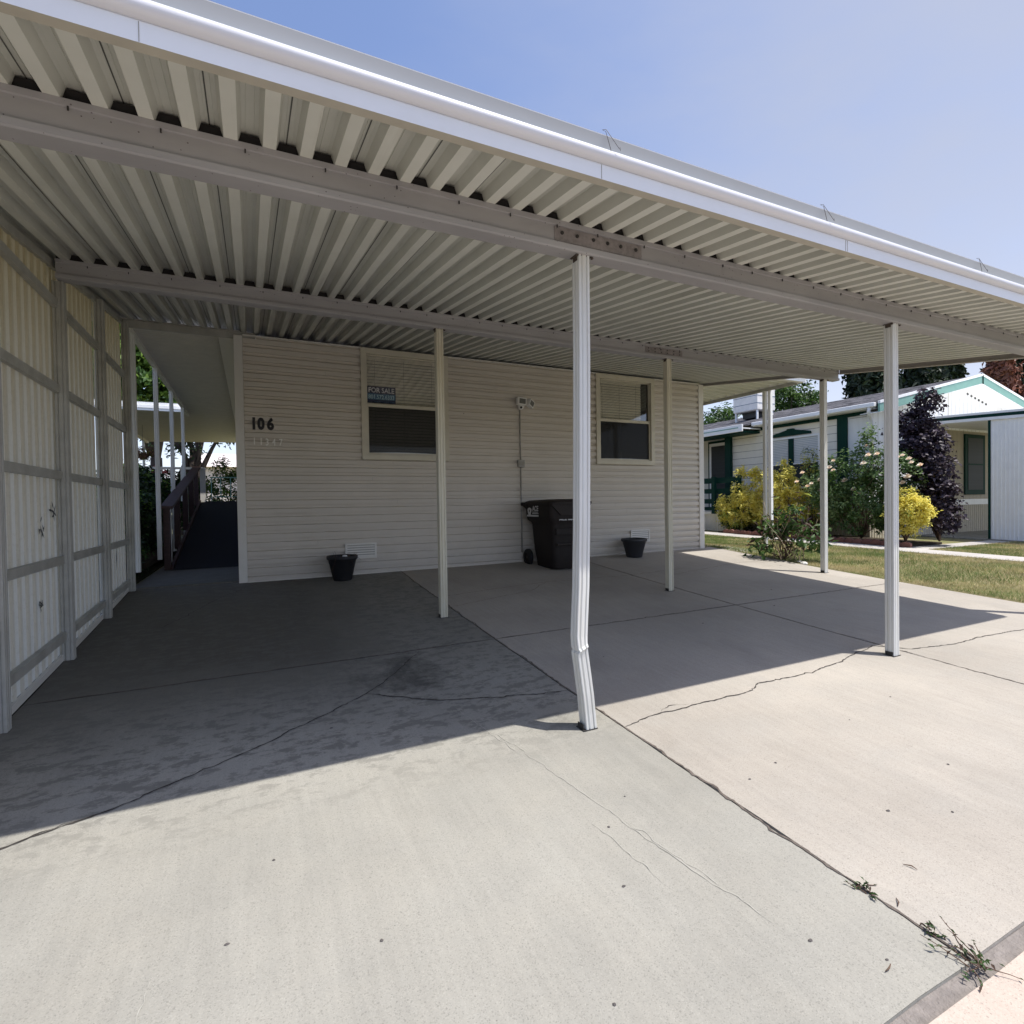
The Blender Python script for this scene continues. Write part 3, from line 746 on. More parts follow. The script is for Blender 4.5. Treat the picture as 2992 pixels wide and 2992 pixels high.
b.build('siding', ['siding', 'groove'], hm, recalc=False)
b = MB(); b.box(-.05, 7.99, 19.9, 20, 0, 3.3); b.build('rear_wall', 'siding', hm)
# roof of the house (hidden behind the carport roof)
b = MB()
b.poly_prism([(-.33, 3.24), (8.33, 3.24), (8.33, 3.36), (4, 4.1), (-.33, 3.36)], lambda a, c, t: (a, t, c), 8.64, 20.3)
b.build('roof', 'shingle', hm)
b = MB(); b.box(-.34, -.075, 8.03, 20.2, 3.216, 3.236); b.build('soffit', 'trimw', hm)
# corner posts
def corner(x0, x1, y0, y1, name='corner_trim'):
    b = MB(); b.box(x0, x1, y0, y1, -.02, 3.262, 0, ch=.004); b.build(name, 'trimw', hm)
corner(-.165, -.062, 7.952, 8.075); corner(7.90, 8.02, 7.952, 8.075)
b = MB(); b.box(-.06, 7.90, 7.956, 7.999, 3.262, 3.280); b.box(.09, .1, 7.954, 7.998, 3.225, 3.281); b.build('top_trim', 'trimw', hm)
b = MB()
b.sweep([(0, 0), (-.020, 0), (-.020, .014), (0, .020)], [lambda u, v, x=x: (x, 7.967+u, G(x, 7.98)*.5-.004+v) for x in np.linspace(-.06, 7.90, 9)], 0)
b.build('bottom_trim', 'trimw', hm)
def window(w, blind_to, lower_blind, scr, label):
    x0, x1, z0, z1 = w; fw = .082
    b = MB(); yo, yi = 7.944, 7.992
    b.box(x0, x1, yo, yi+.006, z1-fw, z1, 0, ch=.003); b.box(x0, x1, yo, yi+.006, z0, z0+fw*.95, 0, ch=.003)
    b.box(x0, x0+fw, yo+.001, yi+.006, z0+fw*.95+.001, z1-fw-.001, 0); b.box(x1-fw, x1, yo+.001, yi+.006, z0+fw*.95+.001, z1-fw-.001, 0)
    f = b.build('window', 'winframe', hm); f['label'] = label
    gx0, gx1, gz0, gz1 = x0+fw, x1-fw, z0+fw*.95, z1-fw
    zm = z0+.50*(z1-z0)-.01
    b = MB(); b.box(gx0-.001, gx1+.001, 7.985, 8.03, zm-.026, zm+.026, 0, ch=.003)
    sw_ = .026
    for a, c, z_a, z_b in ((gx0, gx0+sw_, gz0, zm-.027), (gx1-sw_, gx1, gz0, zm-.027)): b.box(a, c, 7.988, 8.02, z_a, z_b)
    b.box(gx0, gx1, 7.987, 8.021, gz0-.001, gz0+sw_, 0)
    for a, c in ((gx0, gx0+.014), (gx1-.014, gx1)): b.box(a, c, 8.0, 8.03, zm+.027, gz1)
    b.box(gx0, gx1, 8.001, 8.029, gz1-.016, gz1+.001, 0)
    b.build('sash', 'winframe', f)
    b = MB(); b.quad((gx0, 8.018, zm+.02), (gx1, 8.018, zm+.02), (gx1, 8.018, gz1), (gx0, 8.018, gz1))
    b.quad((gx0, 8.008, gz0), (gx1, 8.008, gz0), (gx1, 8.008, zm-.02), (gx0, 8.008, zm-.02)); b.build('pane', 'glass', f, recalc=False)
    # insect screen on the lower half, slightly baggy at the bottom
    b = MB(); nn = 16
    sag = [(gx0+sw_+(gx1-gx0-2*sw_)*i/nn, gz0+sw_+.012*math.sin(math.pi*i/nn)) for i in range(nn+1)]
    for i in range(nn):
        a, c = sag[i], sag[i+1]; b.quad((a[0], 7.992, a[1]), (c[0], 7.992, c[1]), (c[0], 7.992, zm-.026), (a[0], 7.992, zm-.026))
    b.build('screen', scr, f, recalc=False)
    bx1 = gx0+(gx1-gx0)*blind_to
    b = MB(); z = gz1-.05; zend = gz0+.03 if lower_blind else zm-.05
    rnd = random.Random(int(x0*10))
    b.box(gx0+.012, bx1, 8.060, 8.095, gz1-.045, gz1-.004, 0)
    while z > zend:
        t = .0205+rnd.uniform(-.0012, .0012); dz = rnd.uniform(-.0015, .0015)
        b.add([(gx0+.012, 8.066, z-t+dz), (bx1, 8.066, z-t-dz), (bx1, 8.074, z+t-dz), (gx0+.012, 8.074, z+t+dz), (gx0+.012, 8.0685, z+.001+dz), (bx1, 8.0685, z+.001-dz)], [(0, 1, 5, 4), (4, 5, 2, 3)])
        b.box(gx0+.012, bx1, 8.0655, 8.0675, z-t-.0055+dz, z-t-.0005+dz, 1)
        z -= .0455
    for fx in (.12, .5, .88):
        xx = gx0+(bx1-gx0)*fx; b.box(xx-.0015, xx+.0015, 8.058, 8.0605, zend, gz1-.05, 1)
    b.build('blind', ['blind', 'groove'], f, recalc=False)
    b = MB(); b.box(gx0-.04, gx1+.04, 8.03, 8.9, gz0-.1, gz1+.03); b.f.pop(2); b.m.pop(2); b.sm.pop(2)
    b.build('room', 'room', f, recalc=False)
    return gx0, gz1, zm
window(WIN[0], .99, True, 'screen', 'window with cream blinds to the sill and a sign')
window(WIN[1], .87, False, 'screend', 'window with half lowered blinds and a dark lower pane')
def vent(x0, x1, z0, z1, label):
    b = MB(); t = .028
    b.box(x0, x1, 7.950, 7.99, z1-t, z1, 0, ch=.003); b.box(x0, x1, 7.950, 7.99, z0, z0+t, 0, ch=.003)
    b.box(x0, x0+t, 7.951, 7.99, z0+t, z1-t, 0); b.box(x1-t, x1, 7.951, 7.99, z0+t, z1-t, 0)
    f = b.build('vent', 'trimw', hm); f['label'] = label
    b = MB(); b.quad((x0+t, 7.963, z0+t), (x1-t, 7.963, z0+t), (x1-t, 7.963, z1-t), (x0+t, 7.963, z1-t)); b.build('backing', 'groove', f, recalc=False)
    b = MB(); n_ = 5; h = (z1-z0-2*t)/n_
    for i in range(n_):
        z = z0+t+i*h; b.add([(x0+t, 7.955, z+.002), (x1-t, 7.955, z+.002), (x1-t, 7.960, z+h*.74), (x0+t, 7.960, z+h*.74)], [(0, 1, 2, 3)])
    b.build('louvre', 'trimw', f, recalc=False)
vent(1.189, 1.632, .241, .466, 'louvred vent behind the left planter'); vent(6.226, 6.661, .253, .485, 'louvred vent behind the right planter')
# house numbers
wv = lambda x0, y0, z0: (lambda x, y, z: (x0+x, y0-z, z0+y))
for ch, xx in (('1', .012), ('0', .098), ('6', .213)):
    text_mesh(ch, .205, .012, wv(xx, 7.966, 2.046), 'house_number', 'black', hm, bold=.011, xs=.80)
for ch, xx, zz in (('1', .03, 1.838), ('1', .112, 1.835), ('3', .185, 1.83), ('4', .268, 1.832), ('7', .352, 1.832)):
    text_mesh(ch, .132, .014, wv(xx, 7.958, zz), 'house_number', 'brass', hm, bold=.001, xs=.72)
# a dark knot on the siding
b = MB(); b.disc((3.02, 7.9655, 2.418), .008, 'y', 8, 0, .002); b.build('stain_spot', 'bolt', hm)

# FOR SALE sign inside the pane of the left window
sg = thing('for_sale_sign', 'navy and blue FOR SALE sign with a phone number, standing in the left window', 'sign', (1.75, 8.03, 2.51))
b = MB(); b.box(1.545, 1.968, 8.028, 8.032, 2.505, 2.745); b.build('board', 'navy', sg)
b = MB(); b.box(1.547, 1.966, 8.0262, 8.0278, 2.553, 2.640); b.build('band', 'signblue', sg)
w_ = text_width('FOR SALE', .1, .002)
text_mesh('FOR SALE', .1, .002, wv(1.568, 8.0265, 2.658), 'lettering', 'signtext', sg, bold=.002, xs=.375/w_)
w_ = text_width('801.572.6333', .085)
text_mesh('801.572.6333', .085, .002, wv(1.568, 8.0250, 2.565), 'lettering', 'signcyan', sg, bold=.0015, xs=.375/w_)
b = MB()
for i in range(9): b.box(1.66+i*.032, 1.66+i*.032+.022, 8.0262, 8.0278, 2.522, 2.530)
b.build('small_print', 'signblue', sg)

# security light with conduit
sl = thing('security_light', 'twin head white floodlight with grey conduit and junction box on the siding', 'light', (4.0, 7.98, 2.6))
def head(cx, cz, w, h, ry, tilt):
    b = MB()
    def tr(u, v, d):
        a = u*math.cos(tilt)-v*math.sin(tilt); c = u*math.sin(tilt)+v*math.cos(tilt)
        return (cx+a*math.cos(ry)+d*math.sin(ry), 7.86+a*math.sin(ry)-d*math.cos(ry), cz+c)
    b.poly_prism([(-w, -h), (w, -h), (w, h), (-w, h)], tr, -.075, 0.0)
    f = MB(); w2, h2 = w*.74, h*.70
    fr = [(-w*1.08, -h*1.08), (w*1.08, -h*1.08), (w*1.08, h*1.08), (-w*1.08, h*1.08)]
    o = b.build('lamp_head', 'lampw', sl)
    f = MB(); f.poly_prism([(-w2, -h2), (w2, -h2), (w2, h2), (-w2, h2)], tr, .0005, .006); f.build('lens', 'lens', o)
head(4.0, 2.66, .078, .058, R(4), R(-3)); head(4.175, 2.632, .058, .058, R(24), R(-28))
b = MB(); b.poly_prism([(-.033, -.03), (.033, -.03), (.033, .03), (-.033, .03)], lambda u, v, d: (3.99+u*.95-v*.2, 7.90+d, 2.563+v+.2*u), 0, .06); s_ = b.build('sensor', 'lampw', sl)
b = MB(); b.disc((3.99, 7.8995, 2.562), .019, 'y', 12, 0, .012); b.build('sensor_eye', 'black', s_)
b = MB(); b.disc((4.02, 7.98, 2.60), .055, 'y', 16, 0, .035); b.tube([(4.02, 7.96, 2.61), (4.0, 7.93, 2.64)], .012); b.tube([(4.02, 7.96, 2.61), (4.12, 7.93, 2.63)], .012); b.build('mount', 'lampw', sl)
b = MB(); b.tube([(3.994, 7.954, 2.54), (3.996, 7.954, 1.714)], .0105); b.tube([(3.997, 7.954, 1.592), (4.0, 7.954, .9), (4.0, 7.954, .2)], .0105); b.build('conduit', 'steel', sl)
b = MB(); b.box(3.943, 4.057, 7.925, 7.979, 1.592, 1.714, 0, ch=.006); jb = b.build('junction_box', 'steel', sl)
b = MB()
for dx in (-.024, .024): b.box(4.0+dx-.016, 4.0+dx+.016, 7.919, 7.9245, 1.625, 1.682, 0)
b.build('outlet_cover', 'groove', jb)

# ------------------------------------------------------------------ trash cart
CX0, CX1, CY0, CY1 = 4.02, 4.72, 7.04, 7.86
zc = G(4.3, 7.4)
tc = thing('trash_cart', 'dark brown wheeled trash cart with ACE logo standing against the siding', 'trash cart', (4.37, 7.45, zc))
def rrect(x0, x1, y0, y1, r, n_=5):
    pts = []
    for cx, cy, a0 in ((x1-r, y1-r, 0), (x0+r, y1-r, 90), (x0+r, y0+r, 180), (x1-r, y0+r, 270)):
        for k in range(n_+1): t = R(a0+90*k/n_); pts.append((cx+r*math.cos(t), cy+r*math.sin(t)))
    return pts
def cart_ring(z, inx, iny_f, iny_b, r=.07): return [(x, y, z) for x, y in rrect(CX0+inx, CX1-inx, CY0+iny_f, CY1-iny_b, r)]
def loft(mb, rings, mi=0, smooth=True, cap=True):
    n_ = len(rings[0]); vs = [q for r_ in rings for q in r_]
    fs = [(k*n_+i, k*n_+(i+1) % n_, (k+1)*n_+(i+1) % n_, (k+1)*n_+i) for k in range(len(rings)-1) for i in range(n_)]
    mb.add(vs, fs, mi, smooth)
    if cap: mb.add(rings[0], [tuple(range(n_-1, -1, -1))], mi); mb.add(rings[-1], [tuple(range(n_))], mi)
b = MB()
loft(b, [cart_ring(zc+.0, .10, .06, .20, .09), cart_ring(zc+.02, .085, .045, .18, .09), cart_ring(zc+.3, .065, .035, .12, .08), cart_ring(zc+.66, .045, .02, .10, .07), cart_ring(zc+.70, .035, .01, .09, .07), cart_ring(zc+.74, .0, -.01, .03, .07), cart_ring(zc+.80, -.012, -.02, .01, .07), cart_ring(zc+1.0, -.018, -.02, .0, .07)])
bo = b.build('body', 'cart', tc)
# front recess step and lifting bar
b = MB(); b.box(CX0+.10, CX1-.10, CY0-.035, CY0-.008, zc+.36, zc+.40, 0, ch=.005); b.box(CX0+.10, CX1-.10, CY0-.005, CY0+.02, zc+.52, zc+.62, 0, ch=.004)
b.build('lift_bar', 'cart', bo)
b = MB()
b.poly_prism([(CX0+.0, zc+.98), (CX1-.0, zc+.98), (CX1-.16, zc+.82), (CX0+.16, zc+.82)], lambda a, c, t: (a, t, c), CY0-.045, CY0-.012)
b.build('front_panel', 'cartlid', bo)
b = MB()
lid = lambda z, e, yb=0: [(x, y, z-(y-CY0)*.0) for x, y in rrect(CX0-.035+e, CX1+.035-e, CY0-.07+e, CY1+.02-e, .09)]
loft(b, [lid(zc+.985, 0), lid(zc+1.02, 0), lid(zc+1.035, .02), [(x, y, z+.035*max(0, 1-((y-7.3)/.42)**2)*max(0, 1-((x-4.37)/.4)**2)) for x, y, z in lid(zc+1.05, .06)]])
b.build('lid', 'cartlid', tc)
b = MB(); b.tube([(CX0-.03, CY1+.07, zc+1.0), (CX1+.03, CY1+.07, zc+1.0)], .018)
for x in (CX0-.02, CX0+.2, CX1-.2, CX1+.02): b.box(x-.02, x+.02, CY1-.05, CY1+.085, zc+.965, zc+1.02, 0, ch=.006)
b.poly_prism([(CY1-.12, .90), (CY1+.085, .985), (CY1+.085, 1.015), (CY1-.12, 1.0)], lambda a, c, t: (t, a, zc+c), CX0-.032, CX0-.02)
b.build('handle', 'cart', tc)
for x in (CX0+.015, CX1-.015):
    b = MB(); n_ = 28; r_ = .135; w2 = .03
    pr = [(.07, -w2), (r_-.012, -w2), (r_, -w2+.012), (r_, w2-.012), (r_-.012, w2), (.07, w2)]
    vs = [];
    for rr, xx in pr:
        for k in range(n_): t = 2*math.pi*k/n_; vs.append((x+xx, CY1-.06+rr*math.cos(t), zc+r_+rr*math.sin(t)))
    b.add(vs, [(i*n_+k, i*n_+(k+1) % n_, (i+1)*n_+(k+1) % n_, (i+1)*n_+k) for i in range(len(pr)-1) for k in range(n_)], 0, True)
    wo = b.build('wheel', 'rubber', tc)
    b = MB(); b.disc((x-.014, CY1-.06, zc+r_), .075, 'x', 20, 0, .004); b.disc((x-.018, CY1-.06, zc+r_), .02, 'x', 12, 1, .01); b.disc((x+.018, CY1-.06, zc+r_), .075, 'x', 20, 0, .004)
    b.build('rim', ['cart', 'darkmetal'], wo)
# decals on the side (facing the left wall) and the front
sx = CX0-.0185
sv = lambda y0, z0, dx=0: (lambda x, y, z: (sx-.001-z-dx, y0-x, zc+z0+y))
em = thing  # noqa
b = MB()
for k, a in enumerate((-22, 0, 22)):
    c_, s_ = math.cos(R(a)), math.sin(R(a))
    q = [(-.035, 0), (.035, 0), (.035, .11), (.0, .125), (-.035, .11)]
    b.add([(sx-.002-k*.0008, 7.67-(u*c_+v*s_), zc+.815+(-u*s_+v*c_)) for u, v in q], [tuple(range(5))])
b.build('emblem', 'decal', bo, recalc=False)
b = MB(); b.add([(sx-.005, 7.67-u, zc+.865+v) for u, v in ((0, .045), (.022, .018), (.008, .014), (.012, 0), (-.012, 0), (-.008, .014), (-.022, .018))], [tuple(range(7))]); b.build('emblem_spade', 'cart', bo, recalc=False)
w_ = text_width('ACE', .11, .003)
text_mesh('ACE', .11, .001, sv(7.575, .885), 'logo_lettering', 'decal', bo, bold=.003, xs=.20/w_)
b = MB()
for z, h, l in ((.862, .010, .19), (.838, .016, .20)):
    yy = 7.575
    while yy > 7.575-l: b.box(sx-.0035, sx-.002, yy-.013, yy, zc+z, zc+z+h); yy -= .019
b.box(sx-.0035, sx-.002, 7.372, 7.76, zc+.795, zc+.822)
b.build('logo_print', 'decal', bo)
w_ = text_width('ACE 00084716', .05, .002)
text_mesh('ACE 00084716', .055, .001, lambda x, y, z: (CX0+.15+x, CY0-.0125-z, zc+.742+y), 'stamp_lettering', 'decalw', bo, bold=.002, xs=.40/w_)

# ------------------------------------------------------------------ planters
def planter(x, y, r_top, h, m, label, dead):
    z = G(x, y)
    t = thing('planter', label, 'planter', (x, y, z), 'plastic planters by the siding')
    b = MB(); rb = r_top*.60
    b.lathe([(0, .006), (rb-.01, .0), (rb, .01), (r_top*.90, h-.055), (r_top*.97, h-.05), (r_top, h-.035), (r_top, h-.004), (r_top-.006, h), (r_top-.02, h-.004), (r_top*.88, h-.03), (r_top*.84, h-.07)], (x, y, z), 40)
    b.build('pot', m, t)
    b = MB(); n_ = 24
    vs = [(x, y, z+h-.045)]+[(x+r_top*.85*math.cos(2*math.pi*k/n_), y+r_top*.85*math.sin(2*math.pi*k/n_), z+h-.06+random.uniform(-.006, .006)) for k in range(n_)]
    b.add(vs, [(0, 1+k, 1+(k+1) % n_) for k in range(n_)], 0, True); b.build('potting_soil', 'soil', t)
    if dead:
        b = MB(); rnd = random.Random(5)
        for k in range(16):
            a = rnd.uniform(0, 6.28); r0 = rnd.uniform(.05, r_top*.8); p0 = Vector((x+r0*math.cos(a), y+r0*math.sin(a), z+h-.06)); d = Vector((math.cos(a)*.5+rnd.gauss(0, .4), math.sin(a)*.5+rnd.gauss(0, .4), .7)).normalized()
            l = rnd.uniform(.05, .11); p2 = p0+d*l; p3 = p2+Vector((math.cos(a)*.09, math.sin(a)*.09, -.05-rnd.random()*.12)) if k % 3 == 0 else p2+d*.02
            b.tube([p0, p0+d*l*.5, p2, p3], [.0022, .002, .0016, .001], 5)
        b.build('dead_stem', 'stemb', t)
        b = MB(); b.lathe([(0, .045), (.03, .038), (.038, .015), (.03, -.01), (0, -.015)], (x+.02, y-.09, z+h-.03), 7, 0, False); b.build('crumpled_foil', 'decalw', t)
    return t
planter(1.103, 7.66, .205, .335, 'pot', 'black plastic planter with dried stems under the left vent', True)
planter(6.062, 7.66, .226, .325, 'pot2', 'charcoal empty planter pot in front of the right vent', False)

# ------------------------------------------------------------------ left passage: awnings, ramp, railing
def fine_ceiling(mb, x0, x1, y0, y1, z, mi=0):
    pr = []; y = y0
    while y < y1: pr += [(y, 0), (y+.05, 0), (y+.056, .012), (y+.068, .012), (y+.074, 0)]; y += .08
    mb.sweep(pr, [lambda u, v, x=x: (x, u, z+v+(x-x0)*.02) for x in (x0, x1)], mi, closed=False)
aw = thing('porch_awning', 'flat white ribbed awning on thin posts along the left side of the house', 'awning', (-1.3, 8.2, 0))
b = MB(); fine_ceiling(b, -1.36, -.02, 8.03, 15.0, 3.262); b.build('roof_panel', 'ceil', aw, recalc=False)
b = MB(); b.box(-1.345, -1.29, 8.05, 15.05, 3.20, 3.261); b.build('edge_beam', 'trimw', aw)
b = MB(); b.box(-1.40, .0, 8.02, 15.06, 3.31, 3.34); b.build('roof_cover', 'trimw', aw)
for y in (8.2, 10.03, 11.87, 13.72):
    z = G(-1.3, y)+.2
    post(aw, -1.305, y, z, 3.199, 'post', scale=.8, brackets=False, name='post')
aw2 = thing('far_awning', 'wider white awning with bright fascia behind the porch awning', 'awning', (-2, 15.2, 0))
b = MB(); fine_ceiling(b, -3.1, -.02, 15.12, 22, 3.30); b.build('roof_panel', 'ceil', aw2, recalc=False)
b = MB(); b.box(-3.15, -1.37, 15.0, 15.1, 3.29, 3.34); b.box(-3.15, -1.37, 14.985, 15.095, 3.345, 3.41); b.box(-3.15, -1.37, 15.0, 15.1, 3.415, 3.48); b.build('fascia', 'gutterw', aw2)
b = MB(); b.box(-3.17, -3.1, 15.11, 22, 3.24, 3.34); b.build('edge_beam', 'trimw', aw2)
b = MB(); b.box(-3.15, 0, 15.11, 22.1, 3.40, 3.44); b.build('roof_cover', 'trimw', aw2)
for y in (15.3, 18.2, 21.1): post(aw2, -3.12, y, G(-3, 8), 3.239, 'post', brackets=False, scale=.9)
rp = thing('ramp', 'black carpeted entry ramp rising along the left side of the house', 'ramp', (-.6, 10.2, .03))
b = MB(); z0 = G(0, 9)+.022
b.poly_prism([(10.0, z0), (10.15, z0+.018), (15.75, 1.17), (18.2, 1.17), (18.2, 1.0), (15.75, 1.0), (10.3, z0)], lambda a, c, t: (t, a, c), -1.13, -.13)
b.build('deck', 'ramp', rp)
b = MB(); b.poly_prism([(10.05, z0), (10.2, z0+.07), (15.75, 1.22), (15.75, 1.02), (10.3, z0)], lambda a, c, t: (t, a, c), -1.18, -1.135); b.build('curb', 'wood', rp)
def ramp_z(y): return z0+.018+(y-10.15)*(1.17-z0-.018)/5.6
hr = b = MB()
b.poly_prism([(10.05, 1.00), (15.6, 2.00), (15.6, 2.045), (10.05, 1.045)], lambda a, c, t: (t, a, c), -1.29, -1.12)
b.build('handrail', 'wood', rp)
for i, y in enumerate((10.15, 11.5, 12.9, 14.2, 15.45)):
    zt_ = 1.0+(y-10.05)*.18
    b = MB(); b.box(-1.262, -1.172, y-.045, y+.045, (ramp_z(y)-.05 if i else .02), zt_); b.build('railing_post', 'wood', rp)
for y in (10.65, 11.9, 13.4, 14.7):
    b = MB(); b.box(-1.24, -1.21, y-.022, y+.022, ramp_z(y)-.05, 1.0+(y-10.05)*.18); b.build('baluster', 'trimw', rp)
pr_ = thing('porch_railing', 'white balustrade with square newel post at the head of the ramp', 'railing', (-1.1, 15.8, 1.17))
b = MB(); b.box(-1.15, -1.03, 15.66, 15.78, 1.0, 1.975); b.build('newel_post', 'trimw', pr_)
b = MB(); b.box(-1.17, -1.01, 15.64, 15.80, 1.976, 2.0); b.build('newel_cap', 'trimw', pr_)
b = MB(); b.box(-2.8, -1.151, 17.4, 17.46, 2.08, 2.14); b.build('top_rail', 'trimw', pr_)
for i in range(7):
    x = -2.7+i*.24; b = MB(); b.box(x, x+.045, 17.41, 17.45, 1.2, 2.079); b.build('baluster', 'trimw', pr_)
gt = thing('porch_gate', 'low pale green metal gate with thin bars at the far end of the ramp', 'gate', (-.7, 17.4, 1.17))
b = MB(); b.box(-1.0, -.13, 17.4, 17.43, 1.845, 1.875); b.box(-1.0, -.13, 17.4, 17.43, 1.30, 1.325); b.build('rail', 'sage', gt)
for x in (-1.0, -.77, -.52, -.27): b = MB(); b.box(x-.012, x+.012, 17.402, 17.428, 1.172 if x == -1.0 else 1.326, 1.844); b.build('bar', 'sage', gt)

# ------------------------------------------------------------------ foliage
def leaf_mesh(name, mats, centers, normals, size, midx, parent=None, loc=None, aspect=.5, fold=.18):
    n_ = len(centers); c = np.asarray(centers); nn = np.asarray(normals)
    nn = nn/np.maximum(1e-6, np.linalg.norm(nn, axis=1))[:, None]
    r = np.random.normal(size=(n_, 3)); d = r-(r*nn).sum(1)[:, None]*nn; d /= np.maximum(1e-6, np.linalg.norm(d, axis=1))[:, None]
    e = np.cross(nn, d); s = (size*np.random.uniform(.6, 1.35, n_))[:, None]
    V = np.empty((n_*4, 3))
    V[0::4] = c-d*s*.5; V[1::4] = c+e*s*aspect*.5+nn*s*fold; V[2::4] = c+d*s*.5; V[3::4] = c-e*s*aspect*.5+nn*s*fold
    off = np.array(loc if loc is not None else (tuple(origin(parent)) if parent else (0, 0, 0)))
    V = V-off
    me = bpy.data.meshes.new(name); me.vertices.add(n_*4); me.vertices.foreach_set('co', V.ravel().astype(np.float32))
    # two triangles per leaf folded along the midrib
    F = np.arange(n_*4).reshape(n_, 4); tri = np.concatenate([F[:, [0, 1, 2]], F[:, [0, 2, 3]]], axis=1).reshape(-1)
    me.loops.add(n_*6); me.loops.foreach_set('vertex_index', tri.astype(np.int32))
    me.polygons.add(n_*2); me.polygons.foreach_set('loop_start', np.arange(0, n_*6, 3, dtype=np.int32)); me.polygons.foreach_set('loop_total', np.full(n_*2, 3, dtype=np.int32))
    for m in mats: me.materials.append(M[m])
    me.polygons.foreach_set('material_index', np.repeat(np.asarray(midx, dtype=np.int32), 2))
    me.update(); me.validate()
    o = bpy.data.objects.new(name, me); COL.objects.link(o)
    if parent: o.parent = parent
    elif loc is not None: o.location = loc
    return o
def crown(name, parent, blobs, count, size, mats, weights, clump=.22, per=26, shell=.55, upb=.8, aspect=.5, tone=None):
    rs = np.random.RandomState(abs(hash((round(blobs[0][0], 2), round(blobs[0][1], 2), count))) % 99991)
    w = np.array([b_[3]*b_[4]*b_[5] for b_ in blobs])**.67; w /= w.sum()
    nc = max(4, count//per); C = []; NN = []; I = []
    wt = np.array(weights, float); wt /= wt.sum()
    for k in range(nc):
        b_ = blobs[rs.choice(len(blobs), p=w)]
        v = rs.normal(size=3); v /= np.linalg.norm(v); rr = rs.uniform(shell, 1.0)**.7*(1+rs.normal()*.06)
        cc = np.array(b_[:3])+v*rr*np.array(b_[3:6])
        mi = rs.choice(len(mats), p=wt) if tone is None else tone(cc, v, rs)
        q = rs.normal(size=(per, 3))*clump*np.array([.55, .55, .5])
        C.append(cc+q); NN.append(v*.6+rs.normal(size=(per, 3))*.55+np.array([0, 0, upb]))
        ii = np.full(per, mi); flip = rs.rand(per) < .18; ii[flip] = rs.choice(len(mats), flip.sum(), p=wt); I.append(ii)
    return leaf_mesh(name, mats, np.concatenate(C), np.concatenate(NN), size, np.concatenate(I), parent, aspect=aspect)
def branches(name, parent, base, tips, r0, m='bark', seed=1, wob=.1):
    rnd = random.Random(seed); b = MB()
    for t in tips:
        a, c = Vector(base), Vector(t); n_ = 6
        pts = [a.lerp(c, i/n_)+(Vector((rnd.gauss(0, wob), rnd.gauss(0, wob), rnd.gauss(0, wob*.4)))*math.sin(math.pi*i/n_)*(c-a).length*.4) for i in range(n_+1)]
        b.tube(pts, [r0*(1-.8*i/n_)+.002 for i in range(n_+1)], 6)
    return b.build(name, m, parent)
def shrub(name, label, cat, x, y, z, blobs, count, size, mats, weights, group=None, tips=9, r0=.012, twigm='stemb', seed=1, **kw):
    t = thing(name, label, cat, (x, y, z), group)
    rnd = random.Random(seed); tp = []
    for k in range(tips):
        b_ = blobs[k % len(blobs)]; tp.append((b_[0]+rnd.gauss(0, b_[3]*.4), b_[1]+rnd.gauss(0, b_[4]*.4), b_[2]+b_[5]*rnd.uniform(-.1, .8)))
    branches('stems', t, (x, y, z-.02), tp, r0, twigm, seed, .12)
    crown('foliage', t, blobs, count, size, mats, weights, **kw)
    return t
def ytone(zc_, zr):
    # sun-side growth of golden privet is yellow, the inner old leaves stay green: a real leaf colour per clump
    def f(cc, v, rs):
        h = (cc[2]-zc_)/zr+rs.normal()*.35-.25*v[1]
        return 0 if h > -.30 else (1 if h > -.55 else (2 if h > -.8 else 3))
    return f
gy = 'golden shrubs in the neighbour\'s bed'
shrub('golden_shrub', 'bright yellow spiky shrub nearest the dark green porch railing', 'shrub', 12.4, 11.0, .13,
      [(12.3, 11.35, .78, .28, .26, .36), (12.4, 10.98, 1.1, .22, .2, .5), (12.45, 10.98, 1.66, .12, .13, .30), (12.5, 10.55, 1.45, .16, .18, .42), (12.4, 10.65, .8, .32, .4, .45), (12.35, 11.05, .45, .4, .5, .30)],
      8600, .072, ['l_yel', 'l_yel2', 'l_ygr', 'l_grn'], [.62, .18, .15, .05], gy, seed=2, clump=.09, tone=ytone(.75, .7))
shrub('golden_shrub', 'tall yellow shrub in front of the neighbour\'s double window', 'shrub', 12.5, 9.6, .12,
      [(12.45, 10.0, 1.05, .3, .28, .75), (12.45, 9.55, 1.2, .32, .30, .65), (12.5, 9.35, .8, .35, .4, .6), (12.45, 9.7, .5, .45, .65, .4), (12.45, 9.98, 1.75, .1, .1, .22), (12.5, 9.62, 1.85, .1, .1, .2)],
      8600, .072, ['l_yel', 'l_yel2', 'l_ygr', 'l_grn'], [.62, .18, .15, .05], gy, seed=3, clump=.09, tone=ytone(.7, .7))
shrub('golden_shrub', 'dull olive yellow upright shrub against the neighbour\'s window', 'shrub', 12.95, 9.15, .12,
      [(12.9, 9.1, 1.3, .25, .3, .6), (12.9, 9.2, 1.95, .16, .2, .35), (12.9, 8.9, .8, .3, .4, .6)],
      2600, .055, ['l_yel2', 'l_ygr', 'l_grn'], [.3, .4, .3], gy, seed=4, clump=.1)
shrub('golden_shrub', 'low rounded solid yellow shrub right of the rose bush', 'shrub', 12.15, 6.55, .1,
      [(12.15, 6.5, .62, .4, .42, .40), (12.15, 6.6, .95, .22, .25, .28), (12.1, 6.35, .75, .3, .3, .3)],
      5600, .062, ['l_yel', 'l_yel2', 'l_ygr'], [.78, .18, .04], gy, seed=5, clump=.08)
